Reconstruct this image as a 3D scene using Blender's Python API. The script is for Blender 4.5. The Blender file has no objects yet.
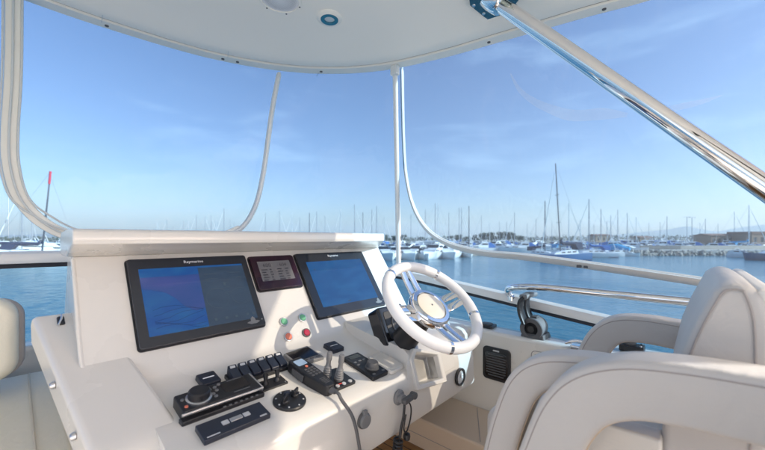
import bpy, bmesh, math, random
from mathutils import Vector, Matrix
R = math.radians
random.seed(7)
SC = bpy.context.scene
COL = SC.collection
# ---------------------------------------------------------------- camera model (boat axes: X starboard, Y forward, Z up, eye at origin)
FPX, PCX, PCY = 340.0, 382.5, 238.0
_h = math.hypot(.673, .740); RX, RY = .673/_h, .740/_h
def ray(px, py):
    X = px-PCX; Z = PCY-py
    return Vector((RX*X+RY*FPX, -RY*X+RX*FPX, Z))
def on_y(px, py, F): v = ray(px, py); return v*(F/v.y)
def on_x(px, py, S): v = ray(px, py); return v*(S/v.x)
def on_z(px, py, z): v = ray(px, py); return v*(z/v.z)
def at_depth(px, Y, z):                       # point at horizontal picture position, depth along view, height
    X = (px-PCX)/FPX*Y
    return Vector((RX*X+RY*Y, -RY*X+RX*Y, z))
WATER = -4.4
DECK = -1.15
# ---------------------------------------------------------------- materials
def new_mat(name):
    m = bpy.data.materials.new(name); m.use_nodes = True
    nt = m.node_tree; b = nt.nodes['Principled BSDF']
    return m, nt, b
def N(nt, t, **kw):
    n = nt.nodes.new(t)
    for k, v in kw.items(): setattr(n, k, v)
    return n
def mat(name, col, rough=.5, metal=0., spec=.5, coat=0., var=.04, scale=6., bump=0., bscale=200., rvar=.0, pucker=0.):
    m, nt, b = new_mat(name)
    tc = N(nt, 'ShaderNodeTexCoord')
    nz = N(nt, 'ShaderNodeTexNoise'); nz.inputs['Scale'].default_value = scale; nz.inputs['Detail'].default_value = 6
    nt.links.new(tc.outputs['Object'], nz.inputs['Vector'])
    mr = N(nt, 'ShaderNodeMapRange'); mr.inputs['To Min'].default_value = 1-var; mr.inputs['To Max'].default_value = 1+var
    nt.links.new(nz.outputs['Fac'], mr.inputs['Value'])
    mx = N(nt, 'ShaderNodeVectorMath', operation='SCALE'); mx.inputs[0].default_value = col[:3]
    nt.links.new(mr.outputs['Result'], mx.inputs['Scale'])
    nt.links.new(mx.outputs['Vector'], b.inputs['Base Color'])
    if rvar:
        m2 = N(nt, 'ShaderNodeMapRange'); m2.inputs['To Min'].default_value = max(rough-rvar, 0.01); m2.inputs['To Max'].default_value = rough+rvar
        nt.links.new(nz.outputs['Fac'], m2.inputs['Value']); nt.links.new(m2.outputs['Result'], b.inputs['Roughness'])
    else: b.inputs['Roughness'].default_value = rough
    b.inputs['Metallic'].default_value = metal
    b.inputs['Specular IOR Level'].default_value = spec
    b.inputs['Coat Weight'].default_value = coat; b.inputs['Coat Roughness'].default_value = .08
    if bump:
        nb = N(nt, 'ShaderNodeTexNoise'); nb.inputs['Scale'].default_value = bscale; nb.inputs['Detail'].default_value = 3
        nt.links.new(tc.outputs['Object'], nb.inputs['Vector'])
        bp = N(nt, 'ShaderNodeBump'); bp.inputs['Strength'].default_value = bump; bp.inputs['Distance'].default_value = .002
        nt.links.new(nb.outputs['Fac'], bp.inputs['Height']); nt.links.new(bp.outputs['Normal'], b.inputs['Normal'])
        if pucker:
            n3 = N(nt,'ShaderNodeTexNoise'); n3.inputs['Scale'].default_value = 9; n3.inputs['Detail'].default_value = 4; n3.inputs['Distortion'].default_value = .8
            nt.links.new(tc.outputs['Object'], n3.inputs['Vector'])
            b3 = N(nt,'ShaderNodeBump'); b3.inputs['Strength'].default_value = pucker; b3.inputs['Distance'].default_value = .012
            nt.links.new(n3.outputs['Fac'], b3.inputs['Height']); nt.links.new(b3.outputs['Normal'], bp.inputs['Normal'])
    return m
def emis(name, col, strength, base=(.01,.01,.015), rough=.12):
    m, nt, b = new_mat(name)
    b.inputs['Base Color'].default_value = (*base, 1); b.inputs['Roughness'].default_value = rough
    b.inputs['Emission Color'].default_value = (*col, 1); b.inputs['Emission Strength'].default_value = strength
    return m
M = {}
M['gel'] = mat('gelcoat', (.72,.70,.665), .28, coat=.5, var=.02, scale=2.5, rvar=.06)
M['gel2'] = mat('gelcoat_cream', (.76,.73,.68), .35, coat=.3, var=.03, scale=3)
M['ceil'] = mat('ceiling_gelcoat', (.88,.845,.78), .34, spec=.35, coat=.0, var=.02, scale=1.5, rvar=.05)
M['trim'] = mat('hardtop_trim', (.86,.83,.77), .5, spec=.25, coat=.0, var=.02)
M['joint'] = mat('joint_rubber', (.03,.03,.04), .7)
M['tan'] = mat('tan_gelcoat', (.66,.55,.44), .45, var=.04, scale=3)
M['grey_leather'] = mat('grey_leatherette', (.535,.515,.50), .48, var=.04, scale=3, pucker=.45, bump=.12, bscale=420, rvar=.05)
M['pale_leather'] = mat('pale_leatherette', (.74,.72,.68), .48, var=.03, scale=3, pucker=.45, bump=.10, bscale=420)
M['cream_leather'] = mat('cream_leatherette', (.76,.72,.60), .5, var=.04, scale=4, pucker=.45, bump=.12, bscale=420)
M['tan_leather'] = mat('tan_leatherette', (.58,.46,.34), .55, var=.05, bump=.1, bscale=420)
M['taupe_leather'] = mat('taupe_leatherette', (.42,.37,.34), .55, var=.05, bump=.12, bscale=420)
M['seam'] = mat('seam_thread', (.36,.33,.32), .8)
M['seam2'] = mat('cream_piping', (.6,.55,.46), .7)
M['black'] = mat('black_plastic', (.016,.017,.021), .38, var=.15, scale=30, bump=.05, bscale=900)
M['black_gloss'] = mat('black_gloss', (.012,.012,.016), .10, coat=.5)
M['navy'] = mat('navy_plastic', (.018,.024,.042), .33, var=.1)
M['bezel'] = mat('screen_bezel', (.022,.026,.036), .22, coat=.3)
M['grey'] = mat('grey_plastic', (.19,.195,.205), .45, var=.06, scale=20)
M['dgrey'] = mat('dark_grey_plastic', (.09,.092,.10), .5, var=.08, scale=20)
M['lgrey'] = mat('light_grey_print', (.55,.56,.58), .5)
M['silver'] = mat('silver_trim', (.55,.56,.58), .25, metal=.8)
M['chrome'] = mat('polished_stainless', (.82,.82,.83), .045, metal=1., var=.01, rvar=.02, scale=12)
M['bracket'] = mat('bracket_steel', (.20,.25,.25), .16, metal=1., var=.05)
M['brushed'] = mat('satin_aluminium', (.62,.62,.64), .28, metal=1., var=.03)
M['white_rim'] = mat('white_wheel_leather', (.85,.85,.86), .38, coat=.2, var=.02, bump=.06, bscale=500)
M['cream_cap'] = mat('cream_cap', (.82,.77,.66), .3, coat=.4)
M['frame_grey'] = mat('vinyl_border', (.80,.79,.74), .5, var=.05, scale=15, bump=.15, bscale=300)
M['frame_grey3'] = mat('vinyl_hem', (.62,.60,.58), .5, var=.05, scale=15, bump=.15, bscale=300)
M['frame_grey2'] = mat('vinyl_zip', (.60,.63,.64), .55, var=.06, scale=25)
M['pole_white'] = mat('painted_pole', (.80,.79,.77), .3, coat=.3)
M['green_btn'] = mat('green_button', (.15,.45,.26), .3)
M['orange_btn'] = mat('orange_button', (.75,.22,.14), .3)
M['red_btn'] = mat('red_button', (.45,.02,.06), .3)
M['plum'] = mat('plum_reflection_bezel', (.022,.004,.016), .15, coat=.5)  # plum reflection mixed into the dark bezel colour
M['text_white'] = emis('screen_lettering', (.75,.8,.9), .12, base=(.6,.6,.62), rough=.4)
M['text_grey'] = mat('printed_lettering', (.62,.63,.66), .5)
M['text_dark'] = mat('lcd_digits', (.02,.02,.03), .4)
M['lcd'] = emis('lcd_back', (.60,.58,.62), .025, base=(.11,.107,.115), rough=.2)
M['hole'] = mat('dark_opening', (.008,.008,.010), .9)
M['teal_glass'] = mat('lamp_ring', (.03,.17,.26), .2, coat=.4)
M['lens'] = mat('lamp_lens', (.55,.60,.62), .15, coat=.5)
M['red_led'] = emis('red_led', (1,.08,.06), .35)
M['gauge'] = mat('gauge_face', (.78,.79,.80), .25, coat=.4)

def teak_mat():
    m, nt, b = new_mat('teak_planks')
    tc = N(nt,'ShaderNodeTexCoord'); sx = N(nt,'ShaderNodeSeparateXYZ'); nt.links.new(tc.outputs['Object'], sx.inputs[0])
    mul = N(nt,'ShaderNodeMath', operation='MULTIPLY'); mul.inputs[1].default_value = 1/.052; nt.links.new(sx.outputs['X'], mul.inputs[0])
    fr = N(nt,'ShaderNodeMath', operation='FRACT'); nt.links.new(mul.outputs[0], fr.inputs[0])
    gt = N(nt,'ShaderNodeMath', operation='GREATER_THAN'); gt.inputs[1].default_value = .11; nt.links.new(fr.outputs[0], gt.inputs[0])
    mp = N(nt,'ShaderNodeMapping'); mp.inputs['Scale'].default_value = (60,4,4); nt.links.new(tc.outputs['Object'], mp.inputs[0])
    nz = N(nt,'ShaderNodeTexNoise'); nz.inputs['Scale'].default_value = 2; nz.inputs['Detail'].default_value = 8; nt.links.new(mp.outputs[0], nz.inputs['Vector'])
    cr = N(nt,'ShaderNodeValToRGB'); cr.color_ramp.elements[0].color = (.20,.095,.035,1); cr.color_ramp.elements[1].color = (.42,.24,.10,1)
    nt.links.new(nz.outputs['Fac'], cr.inputs[0])
    mx = N(nt,'ShaderNodeMix', data_type='RGBA'); mx.inputs[6].default_value = (.02,.018,.016,1)
    nt.links.new(gt.outputs[0], mx.inputs[0]); nt.links.new(cr.outputs[0], mx.inputs[7]); nt.links.new(mx.outputs[2], b.inputs['Base Color'])
    b.inputs['Roughness'].default_value = .5
    return m
M['teak'] = teak_mat()

def clear_mat(name, tint=(.95,.97,.99), milk=.012, refl=.25, streak=.03, rough=.03, base=.014):
    """clear vinyl or glass: see-through, a little milky, with faint scuffs and a fresnel gloss"""
    m = bpy.data.materials.new(name); m.use_nodes = True; nt = m.node_tree; nt.nodes.clear()
    out = N(nt,'ShaderNodeOutputMaterial')
    tr = N(nt,'ShaderNodeBsdfTransparent'); tr.inputs[0].default_value = (*tint,1)
    df = N(nt,'ShaderNodeBsdfDiffuse'); df.inputs[0].default_value = (.8,.82,.86,1)
    tl = N(nt,'ShaderNodeBsdfTranslucent'); tl.inputs[0].default_value = (.8,.82,.86,1)
    a = N(nt,'ShaderNodeMixShader'); a.inputs[0].default_value = .5
    nt.links.new(df.outputs[0], a.inputs[1]); nt.links.new(tl.outputs[0], a.inputs[2])
    tc = N(nt,'ShaderNodeTexCoord')
    mp = N(nt,'ShaderNodeMapping'); mp.inputs['Scale'].default_value = (3.2,3.2,1.1); mp.inputs['Rotation'].default_value = (.25,.2,.1)
    nt.links.new(tc.outputs['Object'], mp.inputs[0])
    nz = N(nt,'ShaderNodeTexNoise'); nz.inputs['Scale'].default_value = 1.5; nz.inputs['Detail'].default_value = 2.5; nz.inputs['Distortion'].default_value = 1.6
    nt.links.new(mp.outputs[0], nz.inputs['Vector'])
    cr = N(nt,'ShaderNodeValToRGB'); e = cr.color_ramp.elements
    e[0].position = .60; e[0].color = (0,0,0,1); e[1].position = .72; e[1].color = (1,1,1,1)
    nt.links.new(nz.outputs['Fac'], cr.inputs[0])
    ml = N(nt,'ShaderNodeMath', operation='MULTIPLY_ADD'); ml.inputs[1].default_value = streak; ml.inputs[2].default_value = milk
    nt.links.new(cr.outputs[0], ml.inputs[0])
    mx = N(nt,'ShaderNodeMixShader'); nt.links.new(ml.outputs[0], mx.inputs[0]); nt.links.new(tr.outputs[0], mx.inputs[1]); nt.links.new(a.outputs[0], mx.inputs[2])
    gl = N(nt,'ShaderNodeBsdfGlossy'); gl.inputs['Roughness'].default_value = rough
    m2_ = N(nt,'ShaderNodeMapping'); m2_.inputs['Scale'].default_value = (4.5,4.5,.9); m2_.inputs['Rotation'].default_value = (.1,.15,0); nt.links.new(tc.outputs['Object'], m2_.inputs[0]); n2 = N(nt,'ShaderNodeTexNoise'); n2.inputs['Scale'].default_value = 1.6; n2.inputs['Detail'].default_value = 3; nt.links.new(m2_.outputs[0], n2.inputs['Vector'])
    bp = N(nt,'ShaderNodeBump'); bp.inputs['Strength'].default_value = .25; bp.inputs['Distance'].default_value = .03
    nt.links.new(n2.outputs['Fac'], bp.inputs['Height']); nt.links.new(bp.outputs[0], gl.inputs['Normal'])
    lw = N(nt,'ShaderNodeLayerWeight'); lw.inputs['Blend'].default_value = .5
    pw = N(nt,'ShaderNodeMath', operation='POWER'); pw.inputs[1].default_value = 5; nt.links.new(lw.outputs['Facing'], pw.inputs[0])
    fm = N(nt,'ShaderNodeMath', operation='MULTIPLY_ADD'); fm.inputs[1].default_value = refl; fm.inputs[2].default_value = base; nt.links.new(pw.outputs[0], fm.inputs[0])
    m2 = N(nt,'ShaderNodeMixShader'); nt.links.new(fm.outputs[0], m2.inputs[0]); nt.links.new(mx.outputs[0], m2.inputs[1]); nt.links.new(gl.outputs[0], m2.inputs[2])
    nt.links.new(m2.outputs[0], out.inputs[0])
    return m
M['vinyl'] = clear_mat('clear_vinyl', tint=(.335,.49,.62), milk=.045)
M['sun_filter'] = clear_mat('sun_filter_vinyl', tint=(.25,.235,.21), milk=.0, refl=.2, streak=.0)  # dark tint of the unseen pane added to weaken the sun
M['tint'] = clear_mat('tinted_acrylic', tint=(.26,.40,.50), milk=.0, refl=.25, streak=0, rough=.02)

def water_mat():
    m, nt, b = new_mat('harbour_water')
    b.inputs['Base Color'].default_value = (.022,.16,.24,1); b.inputs['Roughness'].default_value = .12
    b.inputs['IOR'].default_value = 1.33; b.inputs['Specular IOR Level'].default_value = .5
    tc = N(nt,'ShaderNodeTexCoord')
    hs = []
    for sc, st, rot in (((.9,.35,1),1.,.3),((.25,.10,1),1.,-.2),((2.6,1.1,1),.5,.7)):
        mp = N(nt,'ShaderNodeMapping'); mp.inputs['Scale'].default_value = sc; mp.inputs['Rotation'].default_value = (0,0,rot)
        nt.links.new(tc.outputs['Object'], mp.inputs[0])
        nz = N(nt,'ShaderNodeTexNoise'); nz.inputs['Scale'].default_value = 1; nz.inputs['Detail'].default_value = 5
        nt.links.new(mp.outputs[0], nz.inputs['Vector']); hs.append(nz)
    a1 = N(nt,'ShaderNodeMath', operation='ADD'); nt.links.new(hs[0].outputs['Fac'], a1.inputs[0]); nt.links.new(hs[1].outputs['Fac'], a1.inputs[1])
    a2 = N(nt,'ShaderNodeMath', operation='MULTIPLY_ADD'); a2.inputs[1].default_value = .4; nt.links.new(hs[2].outputs['Fac'], a2.inputs[0]); nt.links.new(a1.outputs[0], a2.inputs[2])
    bp = N(nt,'ShaderNodeBump'); bp.inputs['Distance'].default_value = .35
    n5 = N(nt,'ShaderNodeTexNoise'); n5.inputs['Scale'].default_value = .045; n5.inputs['Detail'].default_value = 4; nt.links.new(tc.outputs['Object'], n5.inputs['Vector'])
    r5 = N(nt,'ShaderNodeMapRange'); r5.inputs['From Min'].default_value = .35; r5.inputs['From Max'].default_value = .65; r5.inputs['To Min'].default_value = .18; r5.inputs['To Max'].default_value = .7
    nt.links.new(n5.outputs['Fac'], r5.inputs['Value']); nt.links.new(r5.outputs['Result'], bp.inputs['Strength'])
    nt.links.new(a2.outputs[0], bp.inputs['Height']); nt.links.new(bp.outputs[0], b.inputs['Normal'])
    return m
M['water'] = water_mat()

# ---------------------------------------------------------------- mesh helpers
class Fr:
    """a local frame: u, v in a surface, n out of it"""
    def __init__(s, o, u, v):
        s.o = Vector(o); s.u = Vector(u).normalized(); s.v = Vector(v).normalized(); s.n = s.u.cross(s.v).normalized()
    def P(s, u, v, n=0.): return s.o+s.u*u+s.v*v+s.n*n
    def sub(s, u, v, n=0., rot=0.):
        c, k = math.cos(rot), math.sin(rot)
        return Fr(s.P(u,v,n), s.u*c+s.v*k, s.v*c-s.u*k)
def nb(): return bmesh.new()
def loops(bm, rings, caps=True, closed=False):
    vs = [[bm.verts.new(p) for p in r] for r in rings]
    n = len(vs[0]); m = len(vs)
    for i in range(m if closed else m-1):
        a, b = vs[i], vs[(i+1) % m]
        for j in range(n):
            k = (j+1) % n
            try: bm.faces.new((a[j], a[k], b[k], b[j]))
            except ValueError: pass
    if caps and not closed:
        bm.faces.new(vs[0][::-1]); bm.faces.new(vs[-1])
    return vs
def extr(bm, fr, poly, n0, n1, scale_top=None):
    a = [fr.P(x,y,n0) for x,y in poly]
    if scale_top:
        cx = sum(p[0] for p in poly)/len(poly); cy = sum(p[1] for p in poly)/len(poly)
        b = [fr.P(cx+(x-cx)*scale_top, cy+(y-cy)*scale_top, n1) for x,y in poly]
    else: b = [fr.P(x,y,n1) for x,y in poly]
    loops(bm, [a,b])
def rrect(u0, v0, u1, v1, r, k=4):
    out = []
    for cx, cy, a0 in ((u1-r,v1-r,0),(u0+r,v1-r,90),(u0+r,v0+r,180),(u1-r,v0+r,270)):
        for i in range(k+1):
            a = R(a0+90*i/k); out.append((cx+r*math.cos(a), cy+r*math.sin(a)))
    return out
def circ(r, n=24, cx=0., cy=0., ry=None):
    return [(cx+r*math.cos(2*math.pi*i/n), cy+(ry or r)*math.sin(2*math.pi*i/n)) for i in range(n)]
def ring(bm, fr, r0, r1, n0, n1, seg=32):
    rings = []
    for i in range(seg):
        a = 2*math.pi*i/seg; c, s = math.cos(a), math.sin(a)
        rings.append([fr.P(r0*c,r0*s,n0), fr.P(r1*c,r1*s,n0), fr.P(r1*c,r1*s,n1), fr.P(r0*c,r0*s,n1)])
    loops(bm, rings, closed=True)
def lathe(bm, fr, prof, seg=28):
    rings = [[fr.P(r*math.cos(2*math.pi*i/seg), r*math.sin(2*math.pi*i/seg), n) for i in range(seg)] for r, n in prof]
    loops(bm, rings)
def box(bm, c, s, ax=None):
    fr = ax or Fr((0,0,0),(1,0,0),(0,1,0))
    hx, hy, hz = s[0]/2, s[1]/2, s[2]/2
    o = Fr(Vector(c), fr.u, fr.v)
    extr(bm, o, [(-hx,-hy),(hx,-hy),(hx,hy),(-hx,hy)], -hz, hz)
def catmull(pts, k=6, closed=False):
    pts = [Vector(p) for p in pts]; n = len(pts); out = []
    rng = range(n) if closed else range(n-1)
    for i in rng:
        if closed: p0, p1, p2, p3 = pts[(i-1)%n], pts[i], pts[(i+1)%n], pts[(i+2)%n]
        else: p0, p1, p2, p3 = pts[max(i-1,0)], pts[i], pts[i+1], pts[min(i+2,n-1)]
        for j in range(k):
            t = j/k
            out.append(.5*((2*p1)+(p2-p0)*t+(2*p0-5*p1+4*p2-p3)*t*t+(3*p1-p0-3*p2+p3)*t**3))
    if not closed: out.append(pts[-1])
    return out
def sweep(bm, pts, sec, up=None, closed=False):
    """sec: list of (a,b) or function(i/n)->list; a along side, b along up"""
    pts = [Vector(p) for p in pts]; n = len(pts); rings = []; prev = None
    for i, p in enumerate(pts):
        if closed: t = (pts[(i+1)%n]-pts[i-1]).normalized()
        else: t = (pts[min(i+1,n-1)]-pts[max(i-1,0)]).normalized()
        if up is not None: side = t.cross(Vector(up)).normalized()
        else:
            if prev is None:
                side = t.cross(Vector((0,0,1)))
                if side.length < 1e-3: side = t.cross(Vector((0,1,0)))
                side.normalize()
            else: side = (prev-t*prev.dot(t)).normalized()
        prev = side; b = side.cross(t)
        s = sec(i/(n-1)) if callable(sec) else sec
        rings.append([p+side*x+b*y for x,y in s])
    loops(bm, rings, closed=closed)
def tube(bm, pts, r, seg=12, closed=False):
    if isinstance(r, (list,tuple)):
        r0, r1 = r; sweep(bm, pts, lambda t: circ(r0+(r1-r0)*t, seg))
    else: sweep(bm, pts, circ(r, seg), closed=closed)
def obj(name, bm, m, parent=None, bevel=0., smooth=True, ang=40., segs=3):
    bmesh.ops.remove_doubles(bm, verts=bm.verts, dist=1e-6)
    bmesh.ops.recalc_face_normals(bm, faces=bm.faces)
    me = bpy.data.meshes.new(name); bm.to_mesh(me); bm.free()
    for x in (m if isinstance(m, (list,tuple)) else [m]): me.materials.append(x)
    o = bpy.data.objects.new(name, me); COL.objects.link(o)
    if smooth:
        for p in me.polygons: p.use_smooth = True
        me.set_sharp_from_angle(angle=R(ang))
    if bevel:
        md = o.modifiers.new('bevel','BEVEL'); md.width = bevel; md.segments = segs; md.limit_method = 'ANGLE'; md.angle_limit = R(30)
        md.harden_normals = True
    if parent is not None:
        o.parent = parent; o.matrix_parent_inverse = Matrix.Translation(-parent.location) if parent.type == 'EMPTY' else Matrix.Identity(4)
    return o
def objs(name, bm, m, parent=None, **kw):
    """one object per loose piece of the mesh"""
    bm.verts.index_update(); bm.verts.ensure_lookup_table(); seen = set(); out = []
    for v0 in bm.verts:
        if v0.index in seen: continue
        st = [v0]; isl = []; seen.add(v0.index)
        while st:
            v = st.pop(); isl.append(v)
            for e in v.link_edges:
                o2 = e.other_vert(v)
                if o2.index not in seen: seen.add(o2.index); st.append(o2)
        b2 = bmesh.new(); mp = {v.index: b2.verts.new(v.co) for v in isl}; fs_ = {f for v in isl for f in v.link_faces}
        for f in fs_: b2.faces.new([mp[v.index] for v in f.verts])
        out.append(obj(name, b2, m, parent, **kw))
    bm.free(); return out
def thing(name, label, cat, loc=(0,0,0), group=None):
    o = bpy.data.objects.new(name, None); COL.objects.link(o); o.location = loc
    o.empty_display_size = .05
    return tag(o, label, cat, group)
def tag(o, label, cat, group=None, kind=None):
    if label: o['label'] = label
    if cat: o['category'] = cat
    if group: o['group'] = group
    if kind: o['kind'] = kind
    return o
def struct(o): o['kind'] = 'structure'; return o
def text_bm(txt, fr, size, u, v, n=.0006, align='CENTER'):
    cu = bpy.data.curves.new('lettering','FONT'); cu.body = txt; cu.size = size; cu.align_x = align; cu.align_y = 'CENTER'
    cu.resolution_u = 2
    to = bpy.data.objects.new('lettering', cu); COL.objects.link(to)
    dg = bpy.context.evaluated_depsgraph_get(); dg.update()
    me = bpy.data.meshes.new_from_object(to.evaluated_get(dg))
    bpy.data.objects.remove(to); bpy.data.curves.remove(cu)
    bm = bmesh.new(); bm.from_mesh(me); bpy.data.meshes.remove(me)
    for vv in bm.verts: vv.co = fr.P(u+vv.co.x, v+vv.co.y, n)
    return bm
def dup(root, loc=None, rotz=None, scale=None):
    def cp(o, par):
        c = o.copy(); COL.objects.link(c)
        if par is not None: c.parent = par; c.matrix_parent_inverse = o.matrix_parent_inverse.copy()
        for ch in [x for x in KIDS.get(o.name, [])]:
            k = cp(ch, c)
        return c
    c = cp(root, None)
    if loc is not None: c.location = loc
    if rotz is not None: c.rotation_euler = (0,0,rotz)
    if scale is not None: c.scale = (scale,)*3 if not isinstance(scale,(tuple,list)) else scale
    return c
KIDS = {}
def learn(root):
    for o in COL.objects:
        if o.parent is not None: KIDS.setdefault(o.parent.name, [])
    def walk(o):
        KIDS[o.name] = [c for c in COL.objects if c.parent == o]
        for c in KIDS[o.name]: walk(c)
    walk(root)

# frames of the helm
PAN = Fr((0,1.47,-.0682),(1,0,0),(0,.565,.824))        # instrument panel, v up along its slope
def pan(px, py):
    v = ray(px,py); t = -1.25/(-.824*v.y+.565*v.z); p = v*t
    return p.x, (p-PAN.o).dot(PAN.v)
DSH = Fr((0,1.21,-.445),(1,0,0),(0,.9806,.1961))       # dash shelf, v forward
def dsh(px, py):
    v = ray(px,py); t = (-.445-.2*1.21)/(v.z-.2*v.y); p = v*t
    return p.x, (p-DSH.o).dot(DSH.v)
FAS = Fr((0,.815,-.5),(1,0,0),(0,0,1))                  # aft fascia, n faces aft
SCR_W = 'Raymarine'

# ================================================================= BOAT: deck, coaming, hardtop
bm = nb(); box(bm, (-.2,-1.9,DECK-.045), (3.6,8.4,.08)); struct(obj('deck', bm, M['gel2']))
bm = nb(); box(bm, (1.12,.4,DECK+.002), (.78,2.2,.012)); struct(obj('teak_deck', bm, M['teak']))

def path_prism(bm, path, sec):          # sec points (offset outward, z offset)
    sweep(bm, path, sec, up=(0,0,1))
# coaming: closed box section following the hull side and bow
side = [(1.91,-3.0,-.55),(1.91,-1,-.55),(1.91,.4,-.548),(1.91,1.0,-.54),(1.90,1.45,-.53),(1.80,1.78,-.52),(1.5,2.05,-.51),(1.0,2.2,-.505),(.4,2.26,-.5)]
full = side+[(-x,y,z) for x,y,z in side[::-1]]
cpath = catmull(full, 6)
coam = thing('coaming','white moulded coaming running round the flybridge under the tinted screen','coaming',(1.91,0,DECK))
bm = nb(); sweep(bm, cpath, [(.075,0),(.07,.012),(-.05,.012),(-.065,0),(-.065,-1.2),(.075,-1.2)], up=(0,0,1)); obj('bulwark', bm, M['gel'], coam, bevel=.008)
bm = nb(); box(bm, (2.035,-1.25,-.59), (.115,3.2,.10)); obj('aft_shelf', bm, M['gel'], coam, bevel=.012)
# low step along the starboard inner side
bm = nb(); box(bm, (1.68,-.4,DECK+.08), (.34,4.2,.17)); obj('side_step', bm, M['tan'], coam, bevel=.012)
bm = nb(); box(bm, (1.68,.838,DECK+.1655), (.335,.004,.0025), Fr((0,0,0),(.87,.49,0),(-.49,.87,0))); obj('hatch_seam', bm, M['seam'], coam)
bm = nb(); box(bm, (1.5095,.5,-1.075), (.002,2.0,.003)); obj('step_seam', bm, M['seam'], coam)
# inner access panel aft of the loudspeaker
bm = nb(); fr = Fr((1.847,.62,-.56),(0,-1,0),(0,0,1)); extr(bm, fr, rrect(0,-.26,.36,-.03,.02), -.002, .004); obj('access_panel', bm, M['gel2'], coam, bevel=.002)
bm = nb(); tube(bm, [fr.P(u,v,.0015) for u,v in rrect(-.002,-.262,.362,-.028,.022,5)], .0022, 6, closed=True); obj('panel_gasket', bm, M['seam'], coam)
bm = nb(); lathe(bm, fr.sub(.02,-.05,.004), [(.006,-.001),(.005,.002),(.001,.0025)], 10); obj('panel_screw', bm, M['dgrey'], coam)

bm = nb(); hp = [(-2.3,-7.5),(2.3,-7.5),(2.45,-2),(2.45,1.5),(2.2,3.5),(1.2,5.6),(0,6.6),(-1.2,5.6),(-2.2,3.5),(-2.45,1.5),(-2.45,-2)]
loops(bm, [[Vector((x*k,y*k,z)) for x,y in hp] for z,k in ((-1.95,1.),(-2.05,1.01),(-3.2,.97),(-4.9,.82))]); tag(obj('yacht_hull', bm, M['gel']), 'white hull and side decks of the yacht under the flybridge', 'hull')
# windscreen top rail and tinted glass
rail_pts = [(2.05,-2.2,-.50),(2.05,-.8,-.46),(2.05,0,-.435),(2.05,.36,-.405),(2.05,1.05,-.325),(2.03,1.45,-.275),(1.93,1.76,-.235),(1.66,2.03,-.18),(1.2,2.19,-.125),(.6,2.25,-.095),(.2,2.26,-.083)]
rfull = rail_pts+[(-x,y,z) for x,y,z in rail_pts[::-1]]
rpath = catmull(rfull, 6)
ws = thing('windscreen','low tinted windscreen with a pale capping rail round the flybridge','windscreen',(2.05,0,-.5))
bm = nb(); sweep(bm, rpath, [(.030,-.034),(.028,.012),(-.006,.022),(-.030,.010),(-.037,-.010),(-.034,-.034)], up=(0,0,1)); obj('capping_rail', bm, M['pole_white'], ws, bevel=.003)
bm = nb(); sweep(bm, [p+Vector((0,0,-.044)) for p in rpath], [(.018,-.010),(.018,.0085),(-.024,.0085),(-.024,-.010)], up=(0,0,1)); obj('rubber_seal', bm, M['joint'], ws)
bm = nb()
vs = []
for i, p in enumerate(rpath):
    q = cpath[min(range(len(cpath)), key=lambda j: abs(j/(len(cpath)-1)-i/(len(rpath)-1)))]
    j = i/(len(rpath)-1)*(len(cpath)-1); j0 = int(j); j1 = min(j0+1, len(cpath)-1); q = cpath[j0].lerp(cpath[j1], j-j0)
    d = Vector((p.x,p.y,0)).normalized()*.03
    vs.append((bm.verts.new(p+Vector((0,0,-.03))), bm.verts.new(q+d+Vector((0,0,.008)))))
for a, b in zip(vs, vs[1:]): bm.faces.new((a[0],b[0],b[1],a[1]))
obj('tinted_glass', bm, M['tint'], ws)

# hardtop
HT = 1.1
ho = [(.001,2.29),(.32,2.28),(.79,2.20),(1.17,2.03),(1.45,1.80),(1.66,1.50),(1.79,1.13),(1.86,.80),(1.94,.40),(2.01,.08),(2.05,-.6),(2.05,-1.6),(2.0,-2.6)]
outl = catmull([(x,y,HT) for x,y in ho], 5)
outl = outl+[Vector((-p.x,p.y,p.z)) for p in outl[::-1]]
htop = thing('hardtop','white moulded hardtop roof over the helm with a screwed edge trim','roof',(0,0,HT))
cen = Vector((0,-.2,HT))
def inset(d, z):
    out = []; n = len(outl)
    for i in range(n):
        t = (outl[(i+1)%n]-outl[i-1]); t.z = 0; t.normalize()
        nn = Vector((t.y,-t.x,0))
        if nn.dot(outl[i]-cen) > 0: nn = -nn
        p = outl[i]+nn*d; out.append(Vector((p.x,p.y,z)))
    return out
bm = nb()
loops(bm, [inset(.0,HT+.10), inset(-.01,HT+.05), inset(-.006,HT+.012), inset(.004,HT), inset(.080,HT-.004), inset(.084,HT+.004), inset(.084,HT+.10)], closed=True)
obj('edge_trim', bm, M['trim'], htop)
bm = nb(); loops(bm, [inset(.083,HT+.007), inset(.0925,HT+.007)], caps=False); obj('trim_joint', bm, M['joint'], htop)
bm = nb()
rs = [inset(.0905,HT+.03), inset(.0915,HT+.004), inset(.108,HT+.0), inset(.16,HT+.012), inset(.24,HT+.035), inset(.34,HT+.052), inset(.5,HT+.062)]
base = rs[-1]
for k in (.75,.5,.25): rs.append([cen+(p-cen)*k+Vector((0,0,.062-(p.z-HT)*k+.006*(1-k))) for p in base])
for r in rs[-3:]:
    for p in r: p.z = HT+.066
vv_ = loops(bm, rs, caps=False); bm.faces.new(vv_[-1]); obj('ceiling', bm, M['ceil'], htop, ang=70)
bm = nb(); loops(bm, [inset(0,HT+.10), inset(.1,HT+.16), inset(.6,HT+.2)]); obj('roof_shell', bm, M['gel'], htop)
CEIL = HT+.064
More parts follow.
